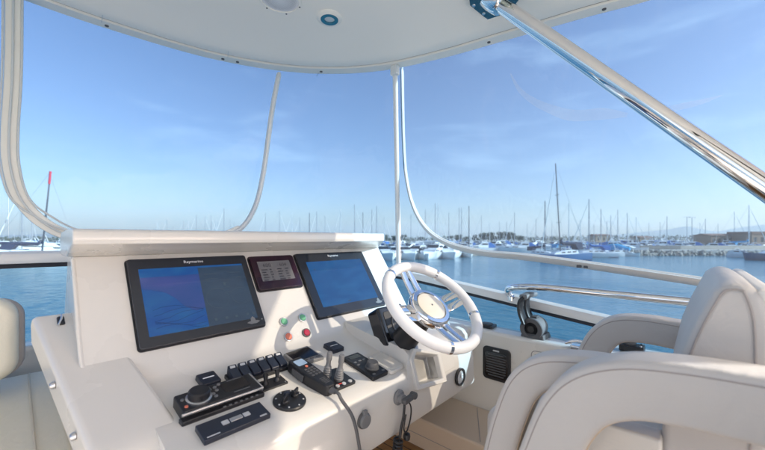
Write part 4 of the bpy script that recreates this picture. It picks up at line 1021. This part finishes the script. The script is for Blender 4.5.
bm = nb(); v = [bm.verts.new((x,y,WATER)) for x,y in ((-2900,-2900),(2900,-2900),(2900,2900),(-2900,2900))]; bm.faces.new(v)
struct(obj('water', bm, M['water'], smooth=False))

def hull_bm(L, B, H, z0=-.35, fine=.9):
    """hull along +x (bow), waterline at 0"""
    bm = nb(); rings = []
    for i in range(13):
        t = i/12; x = -L/2+L*t
        w = B/2*(.80+.20*min(t/.4,1) if t < .4 else max(1-((t-.4)/.6)**2.2, .02)); sh_ = H*(.86+.30*t*t+.10*(1-t)**2)
        xo = x+ (0 if t < 1 else 0)
        fl = .55+.2*(1-t)
        rings.append([Vector((xo,0,z0)),Vector((xo,w*fl,z0+.1)),Vector((xo+.02*t,w*.92,H*.35)),Vector((xo+.06*L*t*t*.6,w,sh_)),Vector((xo+.06*L*t*t*.6,-w,sh_)),Vector((xo+.02*t,-w*.92,H*.35)),Vector((xo,-w*fl,z0+.1))])
    loops(bm, rings); return bm
def shape_bm(prof, w0, w1):
    bm = nb(); n = len(prof)
    loops(bm, [[Vector((x,-(w0 if z < .5*(min(p[1] for p in prof)+max(p[1] for p in prof)) else w1),z)) for x,z in prof],[Vector((x,(w0 if z < .5*(min(p[1] for p in prof)+max(p[1] for p in prof)) else w1),z)) for x,z in prof]])
    return bm
def make_sail(hull, cover, spar, mh=15., foresail=True, rake=0.):
    r = thing('sailing_yacht','x','sailing yacht')
    obj('hull', hull_bm(11,3.3,1.25), M[hull], r, ang=60)
    bm = nb(); sweep(bm,[(-5.3,0,.10),(5.0,0,.10)], lambda t: rrect(-1.5*(1-t**2.5)-.05,-.05,1.5*(1-t**2.5)+.05,.06,.02,1)); obj('waterline_band', bm, M['antifoul'], r)
    obj('coachroof', shape_bm([(-2.6,1.15),(3.2,1.2),(2.4,1.62),(-.2,1.85),(-2.5,1.85)],1.1,.85), M['hull_white'], r, bevel=.08)
    bm = nb()
    for x in (-1.7,-.5,.8):
        for s in (-1,1): box(bm,(x,s*1.0,1.52),(.8,.06,.18))
    objs('window', bm, M['window_dark'], r)
    bm = nb(); tube(bm,[(.9,0,1.3),(.9+rake*.5,0,mh*.5),(.9+rake,0,mh)],(.13,.10),8)
    for z in (mh*.4,mh*.68): tube(bm,[(.9,-.8,z),(.9,.8,z)],.035,5)
    obj('mast', bm, M[spar], r)
    bm = nb(); tube(bm,[(.8,0,2.5),(-4.3,0,2.6)],.09,8); obj('boom', bm, M[spar], r)
    bm = nb(); tube(bm,[(.75,0,3.4),(.3,0,2.95),(-2,0,2.85),(-4.1,0,2.75)],(.34,.20),10); obj('sail_cover', bm, M[cover], r)
    bm = nb()
    for a,b in (((5.5,0,1.5),(.95,0,mh*.96)),((-5.3,0,1.2),(.9,0,mh)),((.8,1.5,1.3),(.9,.8,mh*.4)),((.9,.8,mh*.4),(.9,0,mh*.97)),((.8,-1.5,1.3),(.9,-.8,mh*.4)),((.9,-.8,mh*.4),(.9,0,mh*.97))): tube(bm,[a,b],.016,4)
    obj('rigging', bm, M['wire'], r)
    if foresail:
        bm = nb(); tube(bm,[(5.3,0,1.9),(1.4,0,mh*.88)],(.10,.05),7); obj('furled_jib', bm, M['canvas_white'], r)
    bm = nb(); shp = [(-2.5,1.8),(-1.9,2.7),(-3.0,2.75),(-3.6,2.6),(-3.7,1.85)]
    if cover != 'canvas_white': obj('sprayhood', shape_bm(shp,1.15,1.0), M[cover], r, bevel=.1)
    learn(r); return r
def make_motor(hull, canopy, L=9.5):
    r = thing('motor_boat','x','motor boat')
    obj('hull', hull_bm(L,3.3,1.35), M[hull], r, ang=60)
    obj('cabin', shape_bm([(-2.6,1.3),(2.6,1.35),(1.6,1.85),(.3,2.1),(-.6,2.75),(-2.6,2.75)],1.3,1.05), M['hull_white'], r, bevel=.12)
    obj('windscreen', shape_bm([(.38,2.12),(-.48,2.70),(-.55,2.62),(.2,2.08)],1.18,1.06), M['window_dark'], r)
    bm = nb()
    for s in (-1,1): box(bm,(-1.6,s*1.16,2.33),(1.6,.12,.4)); box(bm,(1.0,s*1.30,1.62),(1.4,.12,.2))
    objs('side_window', bm, M['window_dark'], r)
    obj('canopy', shape_bm([(-2.5,1.3),(-2.5,2.8),(-3.4,2.7),(-4.3,1.9),(-4.4,1.3)],1.3,1.05), M[canopy], r, bevel=.12)
    bm = nb()
    for s in (-1,1): tube(bm,[(4.6,s*.15,2.0),(3.2,s*1.0,1.95),(1.5,s*1.45,1.85),(1.2,s*1.5,1.4)],.03,5)
    tube(bm,[(-1.8,-1.0,2.7),(-2.1,-.9,3.4),(-2.1,.9,3.4),(-1.8,1.0,2.7)],.06,6); objs('rail', bm, M['spar_pale'], r)
    bm = nb(); tube(bm,[(-2.1,.3,3.4),(-2.3,.3,5.2)],.025,4); obj('aerial', bm, M['spar_pale'], r)
    learn(r); return r
TW = Vector((-RX*0-.740,.673,0))
def heading(px, deg):                       # z rotation of a boat whose bow points deg from "towards the camera"
    d = at_depth(px,1,0); return math.atan2(-d.y,-d.x)+R(deg)
sails = {k: make_sail(*a) for k,a in {
    'w':('hull_white','canvas_white','spar',15.,True), 'b':('hull_white','canvas_blue','spar',15.,True),
    'n':('hull_white','canvas_navy','spar_dark',15.,False), 'p':('hull_white','canvas_azure','spar_pale',15.,True),
    'bh':('hull_blue','canvas_navy','spar_dark',16.,True)}.items()}
first = set()
def place(tmpl, key, loc, rz, scale, label, cat, group=None):
    if (key) in first: o = dup(tmpl)
    else: o = tmpl; first.add(key)
    o.location = loc; o.rotation_euler = (0,0,rz); o.scale = (scale,)*3 if not isinstance(scale,tuple) else scale
    o['label'] = label; o['category'] = cat
    if group: o['group'] = group
    elif 'group' in o: del o['group']
    return o
def yacht(kind, px, top, Y, deg, label, group=None, lean=0., hs=1.):
    mh = 16. if kind == 'bh' else 15.
    h = (PCY-top)/FPX*Y-WATER
    s = max(.55,min(1.35,h/mh))*hs; k = h/mh
    o = place(sails[kind], 's'+kind, (0,0,0), heading(px,deg), (s,s,k), label, 'sailing yacht', group)
    p = at_depth(px,Y,WATER); off = Vector((math.cos(o.rotation_euler.z),math.sin(o.rotation_euler.z),0))*(.9*s)
    o.location = p-off
    if lean:
        ax = at_depth(PCX,1,0).normalized(); o.rotation_mode = 'QUATERNION'
        from mathutils import Quaternion
        o.rotation_quaternion = Quaternion(ax, R(lean)) @ Quaternion((0,0,1), heading(px,deg))
    return o
# --- named yachts
yacht('bh',561,163,64,-58,'blue hulled sailing yacht under the tallest, slightly leaning dark mast',None,-3.2,.74)
yacht('n',545,201,75,60,'sailing yacht with a short dark mast just left of the tallest leaning mast')
yacht('p',569,203,92,80,'pale masted sailing yacht just right of the tallest leaning mast')
yacht('b',589,199,78,-70,'sailing yacht with dark blue sail cover, second mast right of the tallest one')
yacht('b',601,209,88,62,'sailing yacht with blue canvas beside the second mast right of the tallest')
yacht('n',469,206,96,75,'dark masted sailing yacht rising above the far trees right of the upright pole')
yacht('n',41,171,64,78,'dark masted sailing yacht with a red tipped mast seen through the left window',None,6.)
o = [c for c in COL.objects if c.parent and c.parent.get('label','').startswith('dark masted sailing yacht with a red')]
rt = o[0].parent
bm = nb(); tube(bm,[(.9,0,13.0),(.9,0,15.1)],.16,8); t_ = obj('mast_sock', bm, M['red_flag'])
t_.parent = rt; t_.matrix_parent_inverse = Matrix.Identity(4)
yacht('w',22,186,70,-65,'white sailing yacht beside the left window border, left of the red tipped mast')
yacht('w',32,205,82,70,'small white sailing yacht close left of the red tipped mast')
yacht('p',749,205,120,70,'lone pale sailing yacht at the right edge beyond the brown buildings')
yacht('w',667,216,130,-70,'pale sailing yacht with a thin mast behind the stone quay')
# --- ranks of yachts
rr = random.Random(11)
def rank(pxs, tops, Y0, Y1, kinds, label, group):
    for i, px in enumerate(pxs):
        yacht(kinds[i % len(kinds)], px+rr.uniform(-1.5,1.5), tops[i % len(tops)]+rr.uniform(-3,3), rr.uniform(Y0,Y1), rr.choice((-1,1))*rr.uniform(55,90), label, group)
rank([148,156,166,172,183,190,197,205,211,217,223,229,234],[226,224,222,225,220,224,214,215,213,221,209,222,224],140,190,['w','p','w','b'],'small hazy sailing yacht moored beyond the console hood, seen through the left window','hazy yachts beyond the left window')
rank([266,279,292,300,308,317,326,341,355,364,371,377,386],[210,214,214,218,211,209,216,212,204,213,211,206,214],120,170,['w','b','p','w','n'],'hazy sailing yacht moored beyond the corner window, its mast against the pale sky','yachts beyond the corner window')
rank([410,424,434,439,450,458,463,480,489,499,508,516],[214,212,205,206,213,208,207,218,221,219,222,215],110,160,['w','b','w','p','b'],'sailing yacht in the crowd between the upright pole and the tallest leaning mast','yachts right of the upright pole')
rank([526,535,553,580,595,611,618,627,635],[222,221,226,217,224,213,208,214,220],115,165,['b','w','b','p','b'],'distant sailing yacht in the rank round the tallest leaning mast','yachts round the tallest mast')
rank([650,660,699,706,719,733],[223,221,224,217,222,214],190,240,['w','b','p'],'faint far sailing yacht behind the brown quayside buildings','far yachts behind the brown buildings')
# --- motor boats
mot = {'w':make_motor('hull_white','canvas_white'),'b':make_motor('hull_white','canvas_blue'),'n':make_motor('hull_navy','canvas_navy')}
def motor(kind, px, Y, deg, sc, label, group=None):
    return place(mot[kind],'m'+kind, at_depth(px,Y,WATER), heading(px,deg), sc, label, 'motor boat', group)
for i,(px,Y,d,k,sc) in enumerate(((384,70,20,'w',1.0),(396,72,-15,'b',.9),(405,71,25,'w',.95),(415,73,-28,'w',1.0),(424,72,12,'w',.85),(433,73,-20,'w',1.1),(443,75,30,'w',1.0),(455,77,160,'w',.8),(466,80,15,'w',.9))):
    motor(k,px,Y,d,sc,'white motor boat moored bow out on the pontoon behind the upright pole','motor boats behind the upright pole')
for i,(px,Y,d,k,sc) in enumerate(((392,96,40,'b',1.),(408,98,-50,'w',1.),(428,95,60,'b',1.),(446,100,-60,'b',1.),(462,104,75,'b',1.1),(478,104,-70,'b',1.1),(492,106,65,'b',1.),(505,104,80,'w',1.),(518,102,-75,'b',1.1),(533,104,70,'w',1.))):
    motor(k,px,Y,d,sc,'covered motor boat in the second row along the far pontoon','covered boats on the far pontoon')
for i,(px,Y,d,k,sc) in enumerate(((583,100,60,'b',1.),(603,104,-70,'b',1.1),(622,96,75,'b',1.2),(640,112,80,'w',1.),(655,118,-80,'b',1.2),(671,120,85,'b',1.2),(684,118,-85,'b',1.1),(697,122,88,'w',1.1))):
    motor(k,px,Y,d,sc,'motor boat with canvas cover lying behind the stone quay','covered boats behind the quay')
rq = random.Random(31)
for i in range(26):
    motor(rq.choice('wwb'), 392+i*5.6+rq.uniform(-2,2), rq.uniform(122,150), rq.choice((-1,1))*rq.uniform(20,85), rq.uniform(.9,1.25),'far motor boat in the packed back rows between the upright pole and the tallest mast','boats in the packed back rows')
for i in range(24):
    motor(rq.choice('wbb'), 546+i*6.2+rq.uniform(-2,2), rq.uniform(128,165), rq.choice((-1,1))*rq.uniform(30,88), rq.uniform(.9,1.3),'far covered boat in the back row between the tallest mast and the brown buildings','boats in the back row right of the tallest mast')
for i in range(14):
    motor(rq.choice('wwb'), -30+i*8.0+rq.uniform(-2,2), rq.uniform(90,150), rq.choice((-1,1))*rq.uniform(30,88), rq.uniform(.9,1.3),'far white boat in the hazy row seen through the left window','boats seen through the left window')
for i in range(18):
    motor(rq.choice('wbb'), 636+i*7.2+rq.uniform(-2,2), rq.uniform(101,122), rq.choice((-1,1))*rq.uniform(25,88), rq.uniform(.75,1.05),'covered motor boat packed in the row just behind the stone quay wall','boats just behind the quay wall')
motor('w',597,84,70,.55,'small white launch low in the water, left of the quay head')
motor('w',612,82,-60,.55,'small white launch low in the water, nearest the quay head')
motor('w',628,84,75,.5,'small white launch tucked against the quay head')
motor('n',779,66,-70,1.0,'dark blue motor boat cut off by the right edge of the photo')
motor('w',744,76,60,.6,'white motor boat moored beside the dark blue boat at the right edge')
motor('w',10,66,75,1.1,'white motor boat low behind the left window border')
motor('w',28,76,-70,1.2,'white motor boat under the small white yacht by the left window')
motor('w',52,80,80,1.3,'white motor boat right of the red tipped mast')
motor('w',-12,72,60,1.2,'white motor boat at the extreme left edge of the photo')
# azure boat cover
ac = thing('covered_boat','boat ashore wrapped in a bulging azure tarpaulin beside the quay','boat',at_depth(614,92,WATER))
ac.rotation_euler = (0,0,heading(614,75)); learn(ac)
def local(o, par): o.parent = par; o.matrix_parent_inverse = Matrix.Identity(4); return o
local(obj('hull', hull_bm(7,2.8,1.3), M['hull_white']), ac)
bm = nb(); rings = []
for i in range(9):
    t = i/8; x = -3.6+7.2*t; h = 1.2+1.7*math.sin(math.pi*min(max(t,.06),.94))**.6; w = 1.55*math.sin(math.pi*min(max(t,.08),.92))**.5
    rings.append([Vector((x,w*math.cos(a),1.1+(h-1.1)*math.sin(a))) for a in [math.pi*j/8 for j in range(9)]])
loops(bm, rings); local(obj('tarpaulin', bm, M['canvas_azure'], ang=70), ac)

# --- pontoons
def strip(name, label, cat, pxs, z, th, w, m, group=None, kind=None):
    pts = [at_depth(px,Y,z) for px,Y in pxs]
    bm = nb(); sweep(bm, pts, [(-w/2,-th),(w/2,-th),(w/2,0),(-w/2,0)], up=(0,0,1))
    o = obj(name, bm, M[m], bevel=0, smooth=False); return tag(o, label, cat, group, kind)
strip('pontoon','floating timber pontoon behind the near white motor boats','pontoon',[(375,79),(430,81),(475,86),(530,92)],WATER+.5,.45,2.2,'wood')
strip('pontoon','second floating pontoon between the far ranks of covered boats','pontoon',[(380,112),(450,114),(540,112),(640,108)],WATER+.5,.45,2.2,'wood')
strip('quay',None,None,[(632,92),(660,90),(700,89),(738,90),(800,93),(900,99)],WATER+1.25,1.8,9,'concrete',kind='structure')
rr = random.Random(5)
bm = nb()
for i in range(420):
    t = rr.random(); px = 631+t*150; Y = 84.6+rr.uniform(-.8,1.0)+ (3 if px > 738 else 0)*((px-738)/60); z = WATER+rr.uniform(-.1,1.25)-(.0 if Y > 84.5 else .5)
    p = at_depth(px,Y,z); s = rr.uniform(.25,.65)
    mx_ = Matrix.Translation(p) @ Matrix.Rotation(rr.uniform(0,6.28),4,Vector((rr.random(),rr.random(),rr.random()+.1)).normalized())
    bmesh.ops.create_icosphere(bm, subdivisions=1, radius=s, matrix=mx_ @ Matrix.Diagonal((1,rr.uniform(.6,1),rr.uniform(.5,.9),1)))
tag(obj('riprap', bm, M['stone'], smooth=False), None, None, kind='stuff')
# wall on the quay
strip('quay_wall','low pale stone wall along the top of the quay','wall',[(640,96),(680,94),(740,95),(800,98)],WATER+2.3,1.1,.5,'stone')
# far shore
bm = nb(); rings = []
pts_n = [at_depth(px,Y,WATER+.9) for px,Y in ((-2000,150),(-400,210),(0,235),(200,225),(380,215),(520,205),(700,200),(900,190),(1700,150))]
pts_f = [at_depth(px,Y,WATER+3) for px,Y in ((-2000,1400),(-400,1900),(0,2300),(200,2400),(380,2450),(520,2450),(700,2400),(900,2200),(1700,1400))]
top = [bm.verts.new(p) for p in pts_n]; bot = [bm.verts.new(p-Vector((0,0,2.5))) for p in pts_n]; far = [bm.verts.new(p) for p in pts_f]
for i in range(len(top)-1):
    bm.faces.new((top[i],top[i+1],far[i+1],far[i])); bm.faces.new((bot[i],bot[i+1],top[i+1],top[i]))
struct(obj('far_shore', bm, M['earth'], smooth=False))
# hills
def hill(pts, Y, name='hills'):
    bm = nb(); rings = []
    P = catmull([(a,b,0) for a,b in pts], 6)
    for k, (d, f) in enumerate(((-220,0.),(-120,.55),(0,1.),(160,.6),(330,0.))):
        rings.append([at_depth(p.x,Y+d,WATER+2+max(0,(PCY-p.y)/FPX*Y+3)*f*(1+.10*math.sin(p.x*.9+k*2)*(f not in (0,1)))) for p in P])
    vs = [[bm.verts.new(p) for p in r] for r in rings]
    for a,b in zip(vs,vs[1:]):
        for i in range(len(a)-1): bm.faces.new((a[i],a[i+1],b[i+1],b[i]))
    return struct(obj(name, bm, M['hill'], ang=80))
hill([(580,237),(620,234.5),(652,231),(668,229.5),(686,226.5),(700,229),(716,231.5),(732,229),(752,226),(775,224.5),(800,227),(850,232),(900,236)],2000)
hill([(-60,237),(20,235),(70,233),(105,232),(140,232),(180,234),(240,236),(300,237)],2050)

# trees
def leaves(bm, c, r, n, s, rr, flat=.8):
    for _ in range(n):
        while True:
            d = Vector((rr.uniform(-1,1),rr.uniform(-1,1),rr.uniform(-1,1)))
            if .35 < d.length < 1: break
        p = Vector(c)+Vector((d.x*r,d.y*r,d.z*r*flat))
        a = Vector((rr.uniform(-1,1),rr.uniform(-1,1),rr.uniform(-1,1))).normalized(); b = a.orthogonal().normalized(); k = s*rr.uniform(.6,1.4)
        bm.faces.new([bm.verts.new(p+a*k),bm.verts.new(p+b*k*.6),bm.verts.new(p-a*k),bm.verts.new(p-b*k*.6)])
def make_tree(seed):
    rr = random.Random(seed)
    r = thing('shore_tree','x','tree')
    bm = nb(); tube(bm,[(0,0,-.3),(.1,.05,1.6),(.05,0,3.2)],(.28,.18),8)
    for k in range(5):
        a = k*1.26+rr.random(); tube(bm,[(.05,0,2.0+.3*k),(1.5*math.cos(a),1.5*math.sin(a),4.0+.3*k)],(.12,.05),6)
    obj('trunk', bm, M['bark'], r)
    bm = nb()
    for k in range(13):
        a = rr.uniform(0,6.28); d = rr.uniform(.3,2.5); leaves(bm,(d*math.cos(a),d*math.sin(a),rr.uniform(3.4,6.3)-.25*d),rr.uniform(.9,1.5),110,.26,rr)
    obj('crown', bm, M['leaf'], r, smooth=False)
    learn(r); return r
trees = [make_tree(s) for s in (1,2,3)]
for i,(px,top,Y) in enumerate(((386,234,215),(394,235,222),(402,234,218),(450,235,212),(458,234,210),(466,236,215),(474,234,208),(484,232,206),(492,231.5,204),(500,231,203),(508,231,206),(514,232,203),(521,235,208),(293,236,222),(309,236,222),(331,235,220),(440,236.5,216),(420,236.5,216))):
    h = (PCY-top)/FPX*Y-(WATER+.9); s = h/7.0
    o = place(trees[i%3],'t%d'%(i%3),at_depth(px,Y,WATER+.9),i*1.7,s,
      'dark round tree standing on the far shore behind the moored boats','tree','trees on the far shore')
rr = random.Random(21); bm = nb()
for i in range(560):
    px = -80+1000*i/560+rr.uniform(-2,2); Y = rr.uniform(330,430); 
    p = at_depth(px,Y,WATER+1.2); h = rr.uniform(3.4,6.2)*(1.15 if px > 535 else .9)
    leaves(bm,(p.x,p.y,p.z+h*.5),h*.62,16,1.0,rr,.85)
tag(obj('far_woodland', bm, M['leaf'], smooth=False), None, None, kind='stuff')

# quayside buildings
def building(label, px0, px1, Y, top, depth, wall, nwin, flat=False):
    a = at_depth(px0,Y,WATER+1.2); b = at_depth(px1,Y,WATER+1.2); w = (b-a).length; h = (PCY-top)/FPX*Y-(WATER+1.2)
    b_ = thing('quayside_building',label,'building',(a+b)/2)
    u = (b-a).normalized(); nf = Vector((u.y,-u.x,0)); 
    if nf.dot((a+b)/2) > 0: nf = -nf
    F = Fr(a, u, (0,0,1)); sg = 1 if F.n.dot(nf) > 0 else -1
    bm = nb(); extr(bm, F, [(0,-.4),(w,-.4),(w,h*.82),(0,h*.82)], 0, -depth*sg); obj('wall', bm, M[wall], b_)
    bm = nb()
    if flat: extr(bm, F, [(-.2,h*.82),(w+.2,h*.82),(w+.2,h),(-.2,h)], .2*sg, -(depth+.2)*sg)
    else: loops(bm, [[F.P(x,h*.82,.4*sg),F.P(x,h*.86,.4*sg),F.P(x,h,-depth/2*sg),F.P(x,h*.86,-(depth+.4)*sg),F.P(x,h*.82,-(depth+.4)*sg)] for x in (-.3,w+.3)])
    obj('roof', bm, M['roof'], b_)
    for i in range(nwin):
        x = w*(i+.5)/nwin
        bm = nb(); extr(bm, F, [(x-.5,h*.30),(x+.5,h*.30),(x+.5,h*.62),(x-.5,h*.62)], -.02*sg,.03*sg); obj('window', bm, M['window_dark'], b_)
    bm = nb(); extr(bm, F, [(w*.5-.55+w*.5/nwin,-.3),(w*.5+.55+w*.5/nwin,-.3),(w*.5+.55+w*.5/nwin,h*.42),(w*.5-.55+w*.5/nwin,h*.42)], -.02*sg,.04*sg); obj('door', bm, M['canvas_navy'], b_)
building('long brown quayside building with a low tiled roof, left of the other brown block',711,744,135,233.5,8,'brick',6)
building('brown flat roofed block at the right edge behind the dark blue boat',752,800,128,231.5,9,'brick',7,True)
building('pale ochre shed between blue covered boats behind the quay',640,653,150,236,6,'brick2',2)
building('low ochre hut on the shore among the masts left of the quay',596,612,210,234,8,'brick2',3)
# lamp posts
for px, top, Y, lb in ((687,217,140,'thin grey lamp post, left of the close pair over the quay'),(692,217.5,139,'thin grey lamp post, right of the close pair over the quay'),(607,221.5,150,'thin grey lamp post with a crossbar among the masts left of the quay')):
    p = at_depth(px,Y,WATER+1.2); h = (PCY-top)/FPX*Y-p.z
    lp_ = thing('lamp_post',lb,'lamp post',p)
    bm = nb(); tube(bm,[p,p+Vector((0,0,h))],(.14,.09),8); obj('post', bm, M['spar'], lp_)
    d = (at_depth(px+1,Y,0)-at_depth(px,Y,0)).normalized()
    bm = nb(); tube(bm,[p+Vector((0,0,h))-d*1.1,p+Vector((0,0,h+.05)),p+Vector((0,0,h))+d*1.1],.06,6); obj('crossbar', bm, M['spar'], lp_)
    for s in (-1,1):
        bm = nb(); box(bm,p+Vector((0,0,h-.05))+d*1.2*s,(.55,.3,.16)); obj('lamp_head', bm, M['spar'], lp_)

# haze
HZ = .00032
bm = nb(); box(bm,(0,0,60),(5990,5990,2*(60-WATER)+2)); hz = obj('haze', bm, [], smooth=False); hz['kind'] = 'stuff'
m = bpy.data.materials.new('haze_air'); m.use_nodes = True; nt = m.node_tree
for n in list(nt.nodes):
    if n.type == 'BSDF_PRINCIPLED': nt.nodes.remove(n)
pv = N(nt,'ShaderNodeVolumePrincipled'); pv.inputs['Color'].default_value = (.97,.98,1.0,1); pv.inputs['Density'].default_value = HZ; pv.inputs['Anisotropy'].default_value = .2
nt.links.new(pv.outputs[0], nt.nodes['Material Output'].inputs['Volume'])
hz.data.materials.clear(); hz.data.materials.append(m)

# ================================================================= light, sky, camera
SUN_EL, SUN_AZ = 25., 154.5
w = bpy.data.worlds.new('World'); SC.world = w; w.use_nodes = True; nt = w.node_tree
bg = nt.nodes['Background']
sky = N(nt,'ShaderNodeTexSky'); sky.sky_type = 'NISHITA'; sky.sun_disc = False; sky.sun_elevation = R(SUN_EL); sky.sun_rotation = R(SUN_AZ)
sky.altitude = 0; sky.air_density = 1.0; sky.dust_density = 1.3; sky.ozone_density = 1.2
tc = N(nt,'ShaderNodeTexCoord'); mp = N(nt,'ShaderNodeMapping'); mp.inputs['Scale'].default_value = (1.6,1.6,7.5); nt.links.new(tc.outputs['Generated'], mp.inputs[0])
nz = N(nt,'ShaderNodeTexNoise'); nz.inputs['Scale'].default_value = 1.6; nz.inputs['Detail'].default_value = 8; nz.inputs['Roughness'].default_value = .58; nz.inputs['Distortion'].default_value = .35
nt.links.new(mp.outputs[0], nz.inputs['Vector'])
cr = N(nt,'ShaderNodeValToRGB'); cr.color_ramp.elements[0].position = .52; cr.color_ramp.elements[0].color = (0,0,0,1); cr.color_ramp.elements[1].position = .80; cr.color_ramp.elements[1].color = (.38,.38,.38,1)
nt.links.new(nz.outputs['Fac'], cr.inputs[0])
mx = N(nt,'ShaderNodeMix', data_type='RGBA'); nt.links.new(cr.outputs[0], mx.inputs[0]); tn = N(nt,'ShaderNodeMix', data_type='RGBA', blend_type='MULTIPLY'); tn.inputs[0].default_value = 1; tn.inputs[7].default_value = (1.0,.85,.87,1); nt.links.new(sky.outputs[0], tn.inputs[6]); nt.links.new(tn.outputs[2], mx.inputs[6]); mx.inputs[7].default_value = (5.6,5.8,6.3,1)
nt.links.new(mx.outputs[2], bg.inputs[0]); bg.inputs[1].default_value = .15

sl = bpy.data.lights.new('sun','SUN'); sl.energy = 4.8; sl.angle = R(.5); sl.color = (1.,.925,.83)
so = bpy.data.objects.new('sun', sl); COL.objects.link(so)
sd = Vector((math.sin(R(SUN_AZ))*math.cos(R(SUN_EL)), math.cos(R(SUN_AZ))*math.cos(R(SUN_EL)), math.sin(R(SUN_EL))))
so.rotation_euler = sd.to_track_quat('Z','Y').to_euler(); so.location = sd*30

cam = bpy.data.cameras.new('camera'); co = bpy.data.objects.new('camera', cam); COL.objects.link(co)
cam.sensor_width = 36; cam.lens = 16.0; cam.shift_y = 13/765; cam.clip_start = .02; cam.clip_end = 9000
co.location = (0,0,0); co.rotation_euler = (R(90),0,-math.atan2(RY,RX))
cam.dof.use_dof = True; cam.dof.focus_distance = 1.5; cam.dof.aperture_fstop = 2.6
SC.camera = co
vs_ = SC.view_settings; vs_.view_transform = 'Standard'; vs_.look = 'None'; vs_.gamma = 1; vs_.use_curve_mapping = False; vs_.exposure = 1.36
cy = SC.cycles
cy.max_bounces = 10; cy.diffuse_bounces = 5; cy.glossy_bounces = 4; cy.transparent_max_bounces = 24; cy.volume_bounces = 1; cy.transmission_bounces = 4
cy.use_denoising = True; cy.sample_clamp_indirect = 6; cy.caustics_reflective = False; cy.caustics_refractive = False
